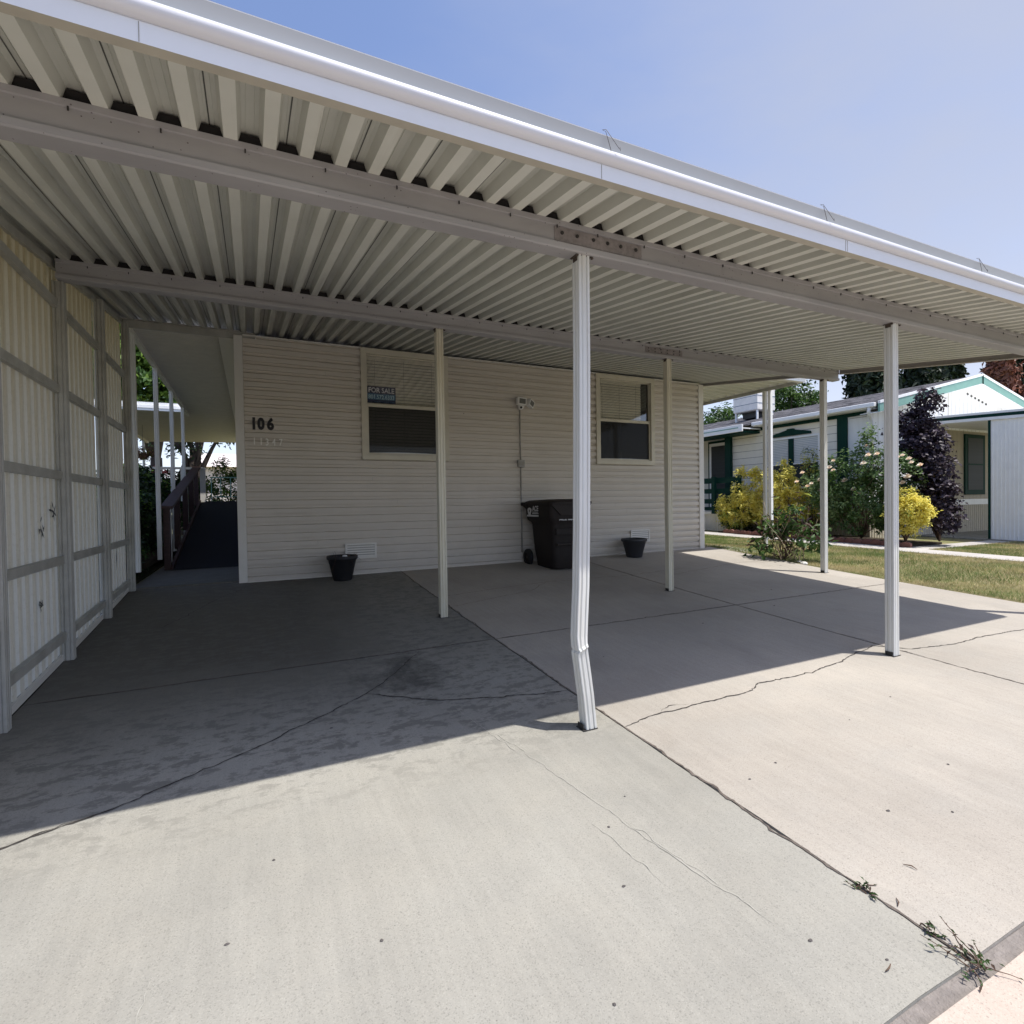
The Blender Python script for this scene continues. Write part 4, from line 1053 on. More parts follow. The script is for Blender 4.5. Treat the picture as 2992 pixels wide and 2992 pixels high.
# rose bush
rb = shrub('rose_bush', 'large green rose bush with cream blooms in the bed across the sidewalk', 'rose bush', 12.4, 7.6, .12,
      [(12.4, 7.9, 1.55, .5, .65, .55), (12.45, 7.1, 1.5, .5, .55, .6), (12.4, 6.75, 1.45, .4, .4, .55), (12.45, 7.45, 2.2, .2, .2, .4), (12.4, 8.6, 1.55, .35, .35, .35), (12.45, 7.5, .9, .55, .9, .55), (12.4, 8.2, 1.0, .5, .6, .5), (12.45, 6.9, .8, .5, .5, .5), (12.4, 7.6, .4, .4, .8, .2)],
      13000, .076, ['l_rose', 'l_rose2', 'l_grn2'], [.40, .35, .25], None, tips=22, r0=.012, twigm='stemb', seed=8, clump=.12)
rnd = random.Random(12)
blooms = [(12.0, 8.75, 1.63), (12.0, 8.9, 1.42), (12.0, 8.62, 1.30), (12.0, 8.52, 1.36), (12.05, 8.35, 1.44), (12.0, 7.98, 1.86), (12.0, 8.08, 1.71), (12.0, 7.98, 1.64), (12.05, 7.75, 1.40), (12.05, 7.55, 1.2), (12.0, 7.42, 1.10), (12.0, 7.2, 1.92), (12.0, 7.02, 1.93), (12.0, 6.62, 1.83), (12.0, 6.52, 1.86), (12.0, 6.4, 1.78), (12.0, 6.36, 1.70), (12.0, 6.20, 1.64), (12.05, 6.45, 1.42), (12.05, 6.55, 1.30), (12.3, 7.42, 2.15), (12.0, 7.30, 1.75), (12.1, 6.5, 1.05)]
for (x, y, z) in blooms:
    b = MB(); s_ = rnd.uniform(.055, .085)
    for ring, (nr, rad, up, tl) in enumerate(((6, 1.0, -.1, .5), (5, .7, .15, .8), (4, .4, .32, 1.1))):
        for k in range(nr):
            a = 2*math.pi*k/nr+ring*.5+rnd.uniform(-.2, .2); ca, sa = math.cos(a), math.sin(a); t_ = rad*s_; w2 = s_*.55*(rad*.6+.4)
            # blooms face the sun and the drive (tilted towards -x -y)
            pts = [(0, 0, up*s_*.3), (ca*t_*.6-sa*w2, sa*t_*.6+ca*w2, up*s_+.25*s_*tl), (ca*t_, sa*t_, up*s_+.5*s_*tl), (ca*t_*.6+sa*w2, sa*t_*.6-ca*w2, up*s_+.25*s_*tl)]
            q = []
            for (px_, py__, pz_) in pts: q.append((x+px_*.75-pz_*.65, y+py__*.9-pz_*.3, z+pz_*.7+px_*.5))
            b.add(q, [(0, 1, 2, 3)], 0 if rnd.random() < .6 else 1, True)
    b.build('bloom', ['petal', 'petal2'], rb, recalc=False)
# purple smoke bush
shrub('smoke_bush', 'tall dark purple smoke bush at the corner of the neighbour\'s house', 'shrub', 13.0, 6.35, .1,
      [(12.9, 6.85, 2.55, .3, .35, .35), (12.95, 6.55, 2.95, .28, .25, .28), (12.9, 6.62, 2.1, .4, .36, .5), (12.9, 6.42, 1.6, .42, .34, .5), (12.9, 6.75, 1.25, .4, .34, .5), (12.85, 6.28, .95, .38, .30, .42), (12.8, 6.12, .55, .3, .20, .25), (12.9, 6.55, 1.95, .32, .5, .4), (12.9, 6.52, 3.1, .1, .08, .2)],
      9000, .085, ['l_purp', 'l_purp2'], [.7, .3], None, tips=16, r0=.02, seed=9, clump=.13, aspect=.75)
# scrappy perennial with dry twigs at the drive edge
pe = shrub('perennial_clump', 'leggy half dead perennial with dry twigs at the edge of the driveway slab', 'plant', 8.35, 6.45, -.04,
      [(8.2, 6.55, .2, .28, .3, .2), (8.55, 6.3, .35, .25, .3, .3), (8.45, 6.45, .62, .2, .28, .25), (8.7, 6.1, .4, .18, .2, .3), (8.12, 6.85, .15, .18, .2, .12), (8.3, 6.6, .5, .15, .2, .3)],
      480, .14, ['l_rose', 'l_grn', 'l_bronze', 'l_grn2'], [.28, .3, .27, .15], None, tips=14, r0=.008, seed=10, clump=.12, per=9, aspect=.4)
b = MB(); rnd = random.Random(44)
for k in range(26):
    a = rnd.uniform(0, 6.28); l = rnd.uniform(.5, 1.15); p0 = Vector((8.4+rnd.gauss(0, .12), 6.4+rnd.gauss(0, .18), -.03))
    d = Vector((math.cos(a)*.45, math.sin(a)*.45, 1)).normalized(); pts = [p0]
    for j in range(5): d = (d+Vector((rnd.gauss(0, .12), rnd.gauss(0, .12), -.06))).normalized(); pts.append(pts[-1]+d*l/5)
    b.tube(pts, [.006, .005, .0045, .004, .003, .002], 5)
    if k % 2: b.tube([pts[3], pts[3]+Vector((rnd.gauss(0, .1), rnd.gauss(0, .1), .10))], [.003, .0015], 4)
b.build('dry_stems', 'twig', pe)
C, NN, I = [], [], []
rs = np.random.RandomState(5)
for k in range(60):
    c = np.array([8.45, 6.4, .62])+rs.normal(size=3)*np.array([.2, .26, .2]); C.append(c); NN.append(rs.normal(size=3)+np.array([0, -.4, .2])); I.append(rs.choice(3, p=[.5, .3, .2]))
leaf_mesh('wilted_foliage', ['l_bronze', 'l_purp2', 'l_ygr'], C, NN, .13, I, pe, aspect=.28)
for i, (x, y, s_) in enumerate(((8.28, 6.02, .05), (8.36, 6.16, .04))):
    b = MB(); b.lathe([(0, .9*s_), (.6*s_, .8*s_), (1.1*s_, .4*s_), (1.2*s_, 0)], (x, y, T(x, y)), 7, 0, False); o = b.build('rock', 'stonew', loc=(x, y, T(x, y)))
    tag(o, ['larger pale rock at the foot of the leggy perennial', 'smaller pale rock at the foot of the leggy perennial'][i], 'rock', 'pale rocks by the perennial')

# left passage plants
shrub('hedge_shrub', 'dark green leafy bush left of the ramp handrail', 'shrub', -2.05, 11.5, .3,
      [(-2.0, 11.2, 1.0, .5, 1.2, .6), (-2.1, 12.8, 1.3, .55, 1.3, .55), (-1.95, 10.2, .75, .35, .8, .5), (-1.9, 12.4, .7, .45, 1.6, .5), (-2.3, 14.2, 1.35, .6, 1.0, .6), (-2.0, 9.6, .5, .3, .5, .4)], 15000, .10, ['l_dark', 'l_grn', 'l_lime'], [.72, .22, .06], None, seed=20, clump=.12, aspect=.6)
shrub('hedge_shrub', 'darker dense bush behind the ramp handrail, further from the ramp', 'shrub', -3.4, 13, .3,
      [(-3.2, 11.5, .8, .6, 1.4, .8), (-3.6, 13.5, .9, .7, 1.4, .9), (-3.3, 15.4, 1.0, .7, 1.2, .8)], 9000, .12, ['l_dark', 'l_grn'], [.8, .2], None, seed=25, clump=.15, aspect=.6)
shrub('hedge_shrub', 'straggly low green plant at the foot of the awning posts', 'shrub', -1.62, 9.2, .25,
      [(-1.62, 9.0, .35, .25, .5, .25), (-1.65, 9.7, .4, .22, .4, .3)], 900, .06, ['l_dark', 'l_grn'], [.5, .5], None, seed=21, clump=.1)
shrub('hedge_shrub', 'tall dark hedge plants beyond the white balustrade', 'shrub', -2.6, 20, .2,
      [(-2.2, 20, 1.3, .8, .5, .9), (-3.4, 20.3, 1.3, .9, .5, .9), (-1.5, 20.2, 1.2, .5, .4, .8)], 7000, .13, ['l_dark', 'l_grn'], [.7, .3], None, seed=27, clump=.16, aspect=.6)
shrub('red_maple', 'low red leaved maple bush behind the white posts on the left', 'shrub', -3.7, 24.0, .2,
      [(-3.9, 23.6, 1.9, .7, .8, .65), (-3.2, 24.4, 1.9, .6, .8, .7), (-4.6, 24.2, 1.8, .7, .8, .6)], 5000, .12, ['l_red', 'l_purp2', 'l_rust'], [.75, .1, .15], None, seed=22, clump=.16)
shrub('vine_shrub', 'bright green leafy shrub behind the pale green gate', 'shrub', -.6, 18.8, .3,
      [(-.75, 18.7, 1.6, .55, .4, .65), (-.3, 18.9, 1.7, .45, .4, .6), (-.7, 18.8, 2.15, .3, .3, .35), (.3, 19.3, 1.7, .5, .4, .7)], 3600, .09, ['l_grn', 'l_grn2', 'l_lime'], [.4, .4, .2], None, seed=23, clump=.13)
hb = thing('hanging_basket', 'brown hanging basket with withered plant under the far awning', 'basket', (-2.62, 17.6, 2.45))
b = MB(); b.lathe([(0, -.14), (.10, -.13), (.17, .0), (.16, .01), (.10, -.02)], (-2.62, 17.6, 2.5), 16); b.build('pot', 'stemb', hb)
b = MB(); b.tube([(-2.62, 17.6, 2.5), (-2.62, 17.6, 3.29)], .005, 5); b.build('hanger', 'wire', hb)
crown('foliage', hb, [(-2.62, 17.6, 2.5, .24, .24, .16)], 500, .06, ['l_rust2', 'l_bronze', 'l_ygr'], [.5, .3, .2], clump=.08, per=10)

def tree(name, label, x, y, z, blobs, count, size, mats, weights, tr=.16, tips=8, seed=1, group=None, fork=.35, **kw):
    t = thing(name, label, 'tree', (x, y, z), group)
    rnd = random.Random(seed); top = max(b_[2] for b_ in blobs)
    f = (x+rnd.gauss(0, .1), y+rnd.gauss(0, .1), z+(top-z)*fork)
    b = MB(); b.tube([(x, y, z-.1), (x, y, z+.2), ((x+f[0])/2, (y+f[1])/2, (z+f[2])/2), f], [tr*1.4, tr, tr*.9, tr*.75], 10)
    for k in range(tips):
        q = blobs[k % len(blobs)]; e = Vector((q[0]+rnd.gauss(0, q[3]*.35), q[1]+rnd.gauss(0, q[4]*.35), q[2]+q[5]*rnd.uniform(-.1, .6))); a = Vector(f)
        pts = [a.lerp(e, i/5)+Vector((rnd.gauss(0, .12), rnd.gauss(0, .12), rnd.gauss(0, .06)))*math.sin(math.pi*i/5) for i in range(6)]
        b.tube(pts, [tr*.55*(1-.85*i/5)+.006 for i in range(6)], 6)
    b.build('trunk', 'bark', t)
    crown('crown', t, blobs, count, size, mats, weights, **kw)
    return t
tree('leafy_tree', 'big sunlit bright green tree above the far awning on the left', -3.6, 27, .1,
     [(-4.2, 26, 6.4, 2.0, 2.0, 1.8), (-2.8, 26.5, 7.4, 1.9, 2.0, 1.9), (-5.5, 27, 7.4, 2, 2, 2), (-2.3, 26, 5.8, 1.2, 1.4, 1.1), (-3.5, 26, 8.8, 2, 2, 1.5)], 15000, .30, ['l_grn2', 'l_lime', 'l_grn'], [.35, .5, .15], tr=.28, seed=31, clump=.42, per=22, shell=.3)
tree('leafy_tree', 'dark shaded tree with a leaning limb beyond the ramp', -2.2, 23.4, .1,
     [(-1.6, 23.4, 4.3, 1.3, 1.0, .7), (-2.9, 23.5, 4.2, 1.2, 1.0, .9), (-.9, 23.6, 4.0, .7, .8, .5), (-2.2, 23.6, 3.2, .7, .6, .4)], 2400, .16, ['l_dark', 'l_grn'], [.75, .25], tr=.24, tips=10, seed=32, fork=.35, clump=.24, per=16)
# far trees behind the neighbour's roof
ft = 'deciduous trees behind the neighbour\'s roof'
tree('leafy_tree', 'green tree between the side awning and the canvas covered cooler', 21.4, 20, .3,
     [(21.2, 20, 4.6, .9, .9, .9), (21.6, 20.3, 5.2, .8, .8, .7), (20.7, 19.8, 4.4, .6, .6, .7), (22.3, 20.4, 4.6, .8, .8, .9)], 3600, .17, ['l_grn', 'l_grn2', 'l_dark'], [.5, .3, .2], tr=.12, seed=33, group=ft, clump=.22, per=18)
tree('leafy_tree', 'larger round green tree right of the canvas covered cooler', 26.6, 20, .3,
     [(25.6, 20, 5.9, 1.3, 1.2, 1.2), (27.0, 20.2, 6.6, 1.2, 1.2, 1.0), (28.2, 20.4, 6.0, .9, 1, .9), (26.5, 20, 5, 1.5, 1.3, .9), (28.9, 20.4, 6.6, .35, .4, .5)], 6400, .19, ['l_grn', 'l_grn2', 'l_dark'], [.45, .35, .2], tr=.16, seed=34, group=ft, clump=.27, per=18)
def arborvitae(x, y, z, h, r, mats, weights, label, seed, count=8000):
    t = thing('arborvitae', label, 'tree', (x, y, z), 'tall conifers behind the neighbour\'s house')
    b = MB(); b.tube([(x, y, z-.1), (x, y, z+h*.9)], [.14, .02], 8); b.build('trunk', 'bark', t)
    rs = np.random.RandomState(seed); C = []; NN = []; I = []
    per = 16; nc = count//per
    for k in range(nc):
        u = rs.rand()**.75; zz = z+.25+h*u; rad = r*min(1.0, (1-u)**.62*1.12)*(1+.14*math.sin(zz*2.3+seed)+rs.normal()*.10)*rs.uniform(.72, 1.05)
        a = rs.rand()*6.283; rad *= 1+.12*math.sin(a*5+seed)
        c = np.array([x+rad*math.cos(a), y+rad*math.sin(a), zz]); q = rs.normal(size=(per, 3))*np.array([.13, .13, .22])
        C.append(c+q); NN.append(np.array([math.cos(a), math.sin(a), .35])*.9+rs.normal(size=(per, 3))*.5)
        mi = rs.choice(len(mats), p=np.array(weights)/sum(weights)); I.append(np.full(per, mi))
    leaf_mesh('crown', mats, np.concatenate(C), np.concatenate(NN), .34, np.concatenate(I), t, aspect=.4)
gc = ['l_con', 'l_con2']
arborvitae(26.5, 16, .3, 8.6, 1.25, gc, [.7, .3], 'dark conifer standing furthest left behind the neighbour\'s roof', 41)
arborvitae(29.3, 16.6, .3, 7.3, .95, gc, [.7, .3], 'dark conifer just right of the front right carport post', 42)
arborvitae(31.3, 16.2, .3, 9.0, 1.15, gc, [.6, .4], 'dark conifer left of the gable peak, between two others', 43)
arborvitae(33.1, 16.4, .3, 9.2, 1.05, gc, [.65, .35], 'tall dark conifer directly left of the gable peak', 44)
arborvitae(35.3, 16.5, .3, 8.0, .85, gc, [.5, .5], 'small pointed conifer whose tip shows at the gable peak', 45)
arborvitae(39.0, 16, .3, 10.6, .9, ['l_rust', 'l_rust2'], [.7, .3], 'rust brown dead conifer right of the gable', 46)
arborvitae(40.6, 16.6, .3, 11.5, 1.1, ['l_con', 'l_rust2', 'l_rust'], [.45, .3, .25], 'half brown conifer behind the dead rust one', 47)
arborvitae(42.6, 16.5, .3, 11.6, 1.5, gc, [.7, .3], 'dark green conifer at the right edge of the photo', 48)
arborvitae(39.5, 14.6, .3, 6.7, 1.3, ['l_rust2', 'l_rust'], [.5, .5], 'short brown conifer low at the right edge behind the roof', 49)

# ------------------------------------------------------------------ right side awning of the house
sa = thing('entry_awning', 'small corrugated entry awning with white gutter beside the right end of the house', 'awning', (9.4, 7.7, 0))
b = MB(); y = 7.0; pr = []
while y < 16: pr += [(y, 0), (y+.06, 0), (y+.09, .05), (y+.17, .05), (y+.20, 0)]; y += .215
b.sweep(pr, [lambda u, v, x=x: (x, u, 3.262+v+(9.5-x)*.03) for x in (8.22, 9.47)], 0, closed=False); 
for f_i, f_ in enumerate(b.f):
    if (f_[0] % len(pr)) % 5 == 0: b.m[f_i] = 1  # rib flats again in the lightened copy, light painted in
b.build('roof_panel', ['roof', 'roofrib_lit'], sa, recalc=False)
b = MB(); b.box(9.45, 9.50, 6.99, 16, 3.20, 3.26); b.build('edge_beam', 'girt', sa)
b = MB(); b.box(9.455, 9.47, 6.99, 16, 3.2605, 3.318); b.poly_prism([(8.22, 3.36), (9.51, 3.321), (9.51, 3.331), (8.22, 3.37)], lambda a, c, t: (a, t, c), 6.99, 16); b.build('roof_cover', 'white', sa)
b = MB(); b.box(8.24, 9.56, 6.88, 6.985, 3.225, 3.30); b.box(8.24, 9.56, 6.85, 6.95, 3.302, 3.37); b.box(8.24, 9.56, 6.87, 6.985, 3.372, 3.45); b.build('gutter', 'gutterw', sa)
post(sa, 9.43, 7.70, T(9.43, 7.7)-.05, 3.199, 'post', scale=.85, brackets=False)
b = MB()
b.box(9.475, 9.535, 7.60, 7.67, .42, 3.26, 0, ch=.006); b.build('downspout', 'gutterw', sa)

# ------------------------------------------------------------------ neighbour's house
nh = thing('neighbour_house', 'cream mobile home with dark green trim and shingled gable roof across the lawn', 'house', (15, 9, .05))
Xf = 13.2
def lap_wall(name, fn, u0, u1, z0, z1, m='cream', dz=.2, holes=()):
    b = MB(); b.quad(fn(u0, 0, z0), fn(u1, 0, z0), fn(u1, 0, z1), fn(u0, 0, z1))
    z = z0+.12
    while z < z1:
        b.poly_prism([(u0, z), (u1, z), (u1, z+.012), (u0, z+.012)], lambda a, c, t: fn(a, t, c), .001, .004, 1); z += dz
    return b.build(name, [m, 'groove'], nh)
fx = lambda u, o_, z: (Xf-o_, u, z)
lap_wall('wall', fx, 8.6, 12.0, .7, 3.12)
b = MB(); b.quad((Xf+.002, 7.9, .7), (Xf+.002, 8.6, .7), (Xf+.002, 8.6, 3.12), (Xf+.002, 7.9, 3.12)); b.box(Xf-.004, Xf-.001, 7.95, 8.36, 2.93, 2.94, 1); b.build('wall', ['white', 'groove'], nh)
b = MB(); b.box(14.0, 14.1, 12.0, 14.4, .66, 3.1); b.box(13.21, 14.0, 11.96, 12.0, .66, 3.1); b.box(13.2, 13.3, 14.4, 20, .1, 3.1); b.build('wall', 'cream', nh)
# gable end wall with grooves
Yg = 7.9
b = MB(); b.add([(Xf, Yg, .1), (21.4, Yg, .1), (21.4, Yg, 3.15), (17.3, Yg, 4.15), (Xf, Yg, 3.15)], [(0, 1, 2, 3, 4)])
x = Xf+.15
while x < 21.4:
    zt_ = 3.15+(min(x, 34.6-x)-Xf)*.244 if x < 17.3 else 3.15+(21.4-x)*.244
    b.box(x, x+.006, Yg-.003, Yg-.0005, .95, zt_, 1); x += .2
for x in (16.6,):
    b.box(x, x+.02, Yg-.006, Yg-.001, 2.8, 3.8, 1)
b.box(Xf, 21.4, Yg-.03, Yg, .78, .92, 0)
b.build('gable_wall', ['white', 'groovel'], nh)
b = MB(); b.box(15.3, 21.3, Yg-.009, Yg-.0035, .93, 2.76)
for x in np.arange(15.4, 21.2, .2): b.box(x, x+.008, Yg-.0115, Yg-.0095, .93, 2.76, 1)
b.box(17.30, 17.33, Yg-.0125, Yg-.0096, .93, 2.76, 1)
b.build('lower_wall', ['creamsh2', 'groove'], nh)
# skirting
b = MB(); pr = []; y = 7.9
while y < 12: pr += [(y, 0), (y+.06, 0), (y+.07, .015), (y+.09, .015), (y+.1, 0)]; y += .1
b.sweep(pr, [lambda u, v, z=z: (Xf+.03-v, u, z) for z in (.0, .70)], 0, closed=False)
pr = []; x = 13.2
while x < 21: pr += [(x, 0), (x+.06, 0), (x+.07, .015), (x+.09, .015), (x+.1, 0)]; x += .1
b.sweep(pr, [lambda u, v, z=z: (u, Yg-.012-v, z) for z in (.02, .775)], 0, closed=False)
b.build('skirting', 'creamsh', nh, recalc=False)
# roof
rz = lambda x: 3.19+(x-12.9)*.2273 if x < 17.3 else 3.19+(21.7-x)*.2273
b = MB()
b.poly_prism([(12.9, 3.19), (17.3, 4.19), (21.7, 3.19), (21.7, 3.13), (17.3, 4.12), (12.9, 3.13)], lambda a, c, t: (a, t, c), 7.5, 20.5)
b.poly_prism([(12.45, 3.09), (12.899, 3.19), (12.899, 3.15), (12.45, 3.05)], lambda a, c, t: (a, t, c), 10.9, 14.6)
b.build('roof', 'shingle', nh)
for sgn in (0, 1):
    xa, xb = ((12.86, 17.3) if sgn == 0 else (17.3, 21.74))
    b = MB(); b.poly_prism([(xa, rz(max(12.9, xa))+.015), (xb, rz(min(21.7, xb))+.015), (xb, rz(min(21.7, xb))-.045), (xa, rz(max(12.9, xa))-.045)], lambda a, c, t: (a, t, c), 7.44, 7.497); ro = b.build('rake_trim', 'gutterw', nh)
    b = MB(); b.poly_prism([(xa, rz(max(12.9, xa))-.046), (xb, rz(min(21.7, xb))-.046), (xb, rz(min(21.7, xb))-.235), (xa, rz(max(12.9, xa))-.235)], lambda a, c, t: (a, t, c), 7.452, 7.495); b.build('rake_board', 'sage', ro)
    b = MB(); b.poly_prism([(xa, rz(max(12.9, xa))-.236), (xb, rz(min(21.7, xb))-.236), (xb, rz(min(21.7, xb))-.25), (xa, rz(max(12.9, xa))-.25)], lambda a, c, t: (a, t, c), 7.46, 7.9); b.build('rake_soffit', 'white', ro)
b = MB(); b.box(17.285, 17.315, 7.435, 7.451, 3.93, 4.16); b.build('ridge_block', 'greenp', nh)
for i in range(6):
    x = 17.55+i*.19; z = rz(x)-.36; n_ = 12; b = MB()
    b.add([(x+.055*math.cos(2*math.pi*k/n_), Yg-.006, z+.032*math.sin(2*math.pi*k/n_)) for k in range(n_)], [tuple(range(n_))])
    b.build('gable_vent', 'darkmetal', nh, recalc=False)
# eave: gutter and dark green frieze
b = MB(); b.box(12.80, 12.895, 7.55, 10.9, 3.08, 3.18, 0, ch=.01); b.box(12.86, 13.19, 7.6, 10.9, 3.065, 3.079); b.build('gutter', 'gutterw', nh)
b = MB(); b.box(13.15, 13.199, 7.9, 12.0, 2.98, 3.06); b.build('frieze', 'greenp', nh)
b = MB(); b.box(12.40, 12.449, 10.88, 14.65, 2.92, 3.12, 0, ch=.006); b.box(12.449, 13.2, 10.88, 14.6, 3.0, 3.03); b.build('porch_fascia', 'gutterw', nh)
b = MB(); b.box(12.392, 12.3985, 11.0, 14.5, 3.02, 3.045); b.build('porch_stripe', 'sage', nh)
b = MB(); b.box(12.5, 13.2, 10.95, 14.5, 2.90, 2.96); b.build('porch_beam', 'greenp', nh)
b = MB(); b.tube([(12.85, 7.68, 3.08), (12.86, 7.7, 2.98), (13.02, 7.75, 2.86), (13.1, 7.78, 2.78), (13.12, 7.78, .25)], .04, 8); b.build('downspout', 'gutterw', nh)
b = MB(); b.box(13.15, 13.197, 8.40, 8.645, .7, 2.979); b.build('pilaster', 'greenp', nh)
b = MB(); b.box(13.08, 13.2, 11.93, 12.12, .66, 2.97); b.build('porch_post', 'greenp', nh)
# double window
b = MB(); wy0, wy1, wz0, wz1 = 9.1, 10.78, 1.28, 2.68; t_ = .05
b.box(13.15, 13.199, wy0, wy1, wz1-t_, wz1); b.box(13.15, 13.199, wy0, wy1, wz0, wz0+t_); b.box(13.151, 13.199, wy0, wy0+t_, wz0+t_, wz1-t_); b.box(13.151, 13.199, wy1-t_, wy1, wz0+t_, wz1-t_)
for yy in ((9.15, 9.86), (10.0, 10.73)): b.box(13.155, 13.198, yy[0], yy[1], 1.93, 1.97)
nw = b.build('window', 'gutterw', nh)
b = MB(); b.box(13.14, 13.199, 9.865, 9.995, wz0+t_, wz1-t_); b.box(13.13, 13.199, wy0-.05, wy1+.05, wz0-.10, wz0-.001); b.build('mullion', 'greenp', nw)
M['nblind'] = mat('neighbour_blind', (.52, .55, .56), .4, .1, 1, (.1, .1, 60))
M['nscreen'] = mat('neighbour_screen', (.05, .056, .06), .5, .15, 1, (.1, .1, 40), spec=.12)
b = MB()
for yy in ((9.15, 9.86), (10.0, 10.73)):
    b.quad((13.185, yy[0], 1.97), (13.185, yy[1], 1.97), (13.185, yy[1], 2.63), (13.185, yy[0], 2.63), 0)
    b.quad((13.18, yy[0], 1.33), (13.18, yy[1], 1.33), (13.18, yy[1], 1.93), (13.18, yy[0], 1.93), 1)
    for z in np.arange(2.0, 2.62, .045): b.box(13.178, 13.184, yy[0]+.02, yy[1]-.02, z, z+.012, 2)
b.build('pane', ['nblind', 'nscreen', 'lampw'], nw)
b = MB(); b.poly_prism([(9.35, 2.715), (10.52, 2.715), (10.50, 2.78), (10.05, 2.87), (10.03, 2.90), (9.85, 2.90), (9.83, 2.87), (9.37, 2.78)], lambda a, c, t: (t, a, c), 13.14, 13.199); b.build('pediment', 'greenp', nh)
# door
b = MB(); b.box(13.93, 13.998, 12.50, 13.62, .68, 2.96); nd_ = b.build('door', 'greenp', nh)
b = MB(); b.box(13.90, 13.929, 12.58, 13.54, .70, 2.88); b.build('door_frame', 'gutterw', nd_)
b = MB(); b.box(13.885, 13.899, 12.68, 13.44, .85, 2.78); b.build('pane', 'nscreen', nd_)
b = MB(); b.box(13.87, 13.90, 12.60, 12.63, 1.62, 1.75); b.build('handle', 'darkmetal', nd_)
ll = MB(); ll.lathe([(.03, .16), (.07, .12), (.06, 0), (.075, -.05), (.04, -.09)], (13.87, 12.2, 2.52), 8, 0, False); ll.box(13.87, 13.99, 12.18, 12.22, 2.66, 2.70); ll.build('wall_lantern', 'darkmetal', nh)
b = MB()
for i, (y, z0_, z1_) in enumerate(((12.24, 2.22, 2.36), (12.18, 2.12, 2.36), (12.13, 2.10, 2.34))):
    b.box(13.96, 13.99, y-.012, y+.012, z0_, z1_)
b.build('house_number', 'gutterw', nh)
# porch floor, skirt, railing
b = MB(); b.box(12.38, 13.99, 10.9, 14.4, .58, .66); b.build('porch_floor', 'cream', nh)
b = MB(); pr = []; y = 10.9
while y < 14.4: pr += [(y, 0), (y+.06, 0), (y+.07, .015), (y+.09, .015), (y+.1, 0)]; y += .1
b.sweep(pr, [lambda u, v, z=z: (12.42-v, u, z) for z in (.05, .579)], 0, closed=False); b.build('porch_skirt', 'cream', nh, recalc=False)
rl = thing('deck_railing', 'dark green wooden railing of horizontal boards on the neighbour\'s porch', 'railing', (12.35, 12, .66))
for y in (10.95, 11.86, 13.2, 14.3): b = MB(); b.box(12.30, 12.39, y-.06, y+.06, .60, 1.69); b.build('post', 'greenp', rl)
for z0_, z1_ in ((1.50, 1.66), (1.20, 1.34), (.90, 1.04), (.70, .80)): b = MB(); b.box(12.391, 12.43, 10.95, 14.3, z0_, z1_); b.build('rail_board', 'greenp', rl)
st_ = thing('porch_steps', 'small black porch steps beside the neighbour\'s porch skirt', 'steps', (12.1, 12.8, .1))
b = MB(); b.box(11.85, 12.38, 12.35, 13.2, .33, .38); b.build('tread', 'black', st_); b = MB(); b.box(11.75, 12.1, 12.35, 13.2, .16, .21); b.build('tread', 'black', st_)
b = MB(); b.box(11.78, 12.36, 12.34, 12.38, .1, .329); b.box(11.78, 12.36, 13.17, 13.21, .1, .329); b.build('stringer', 'black', st_)
# window inside the neighbour's carport
b = MB(); b.box(17.33, 18.35, Yg-.05, Yg-.012, 1.05, 2.68); nw2 = b.build('window', 'greenp', nh); nw2['label'] = 'dark green framed window in the gable wall'
b = MB(); b.box(17.46, 18.22, Yg-.058, Yg-.051, 1.18, 1.85); b.box(17.46, 18.22, Yg-.058, Yg-.051, 1.89, 2.58); b.build('pane', 'nscreen', nw2)
# swamp cooler
cl = thing('roof_cooler', 'evaporative cooler wrapped in white canvas and cord on the neighbour\'s roof', 'cooler', (14.8, 12.8, 3.6))
b = MB(); b.box(14.55, 15.35, 12.15, 13.1, 3.86, 4.62, 0, ch=.03); b.build('canvas_cover', 'canvas', cl)
b = MB()
for z in (4.08, 4.32): b.box(14.542, 15.358, 12.142, 13.108, z, z+.014)
b.build('cord', 'rope', cl)
b = MB()
for x, y in ((14.6, 12.2), (15.28, 12.2), (14.6, 13.03), (15.28, 13.03)): b.box(x-.025, x+.025, y-.025, y+.025, rz(x)-.02, 3.859)
b.build('stand', 'gutterw', cl)
b = MB(); b.box(14.75, 15.2, 12.4, 12.9, 3.66, 3.858); b.build('duct', 'darkmetal', cl)
# neighbour's carport
nc = thing('neighbour_carport', 'white ribbed panel carport with dark green trim on the neighbour\'s gable end', 'carport', (17, 5.5, .05))
za = lambda y: 2.90-(7.6-y)*.045
b = MB(); b.sweep([(15.25, 0), (20.8, 0), (20.8, .09), (15.25, .09)], [lambda u, v, y=y: (u, y, za(y)-.10+v) for y in (7.88, 3.0)], 0); b.build('roof_panel', 'white', nc)
b = MB(); b.sweep([(0, .03), (.04, .03), (.04, .08), (0, .08)], [lambda u, v, y=y: (15.205+u, y, za(y)+v) for y in (7.85, 3.0)], 0)
b.sweep([(0, -.11), (.045, -.11), (.045, -.045), (0, -.045)], [lambda u, v, y=y: (15.20+u, y, za(y)+v) for y in (7.85, 3.0)], 0); b.build('fascia', 'gutterw', nc)
b = MB(); b.sweep([(0, -.043), (.04, -.043), (.04, .028), (0, .028)], [lambda u, v, y=y: (15.202+u, y, za(y)+v) for y in (7.85, 3.0)], 0); b.build('trim_stripe', 'greenp', nc)
b = MB(); pr = []; y = 3.2
while y < 6.42: pr += [(y, 0), (y+.05, 0), (y+.055, .008), (y+.07, .008), (y+.075, 0)]; y += .0762
b.sweep(pr, [lambda u, v: (15.25-v, u, Nn(u)+.03), lambda u, v: (15.25-v, u, za(u)-.112)], 0, closed=False)
b.build('side_panel', 'whiteb', nc, recalc=False)
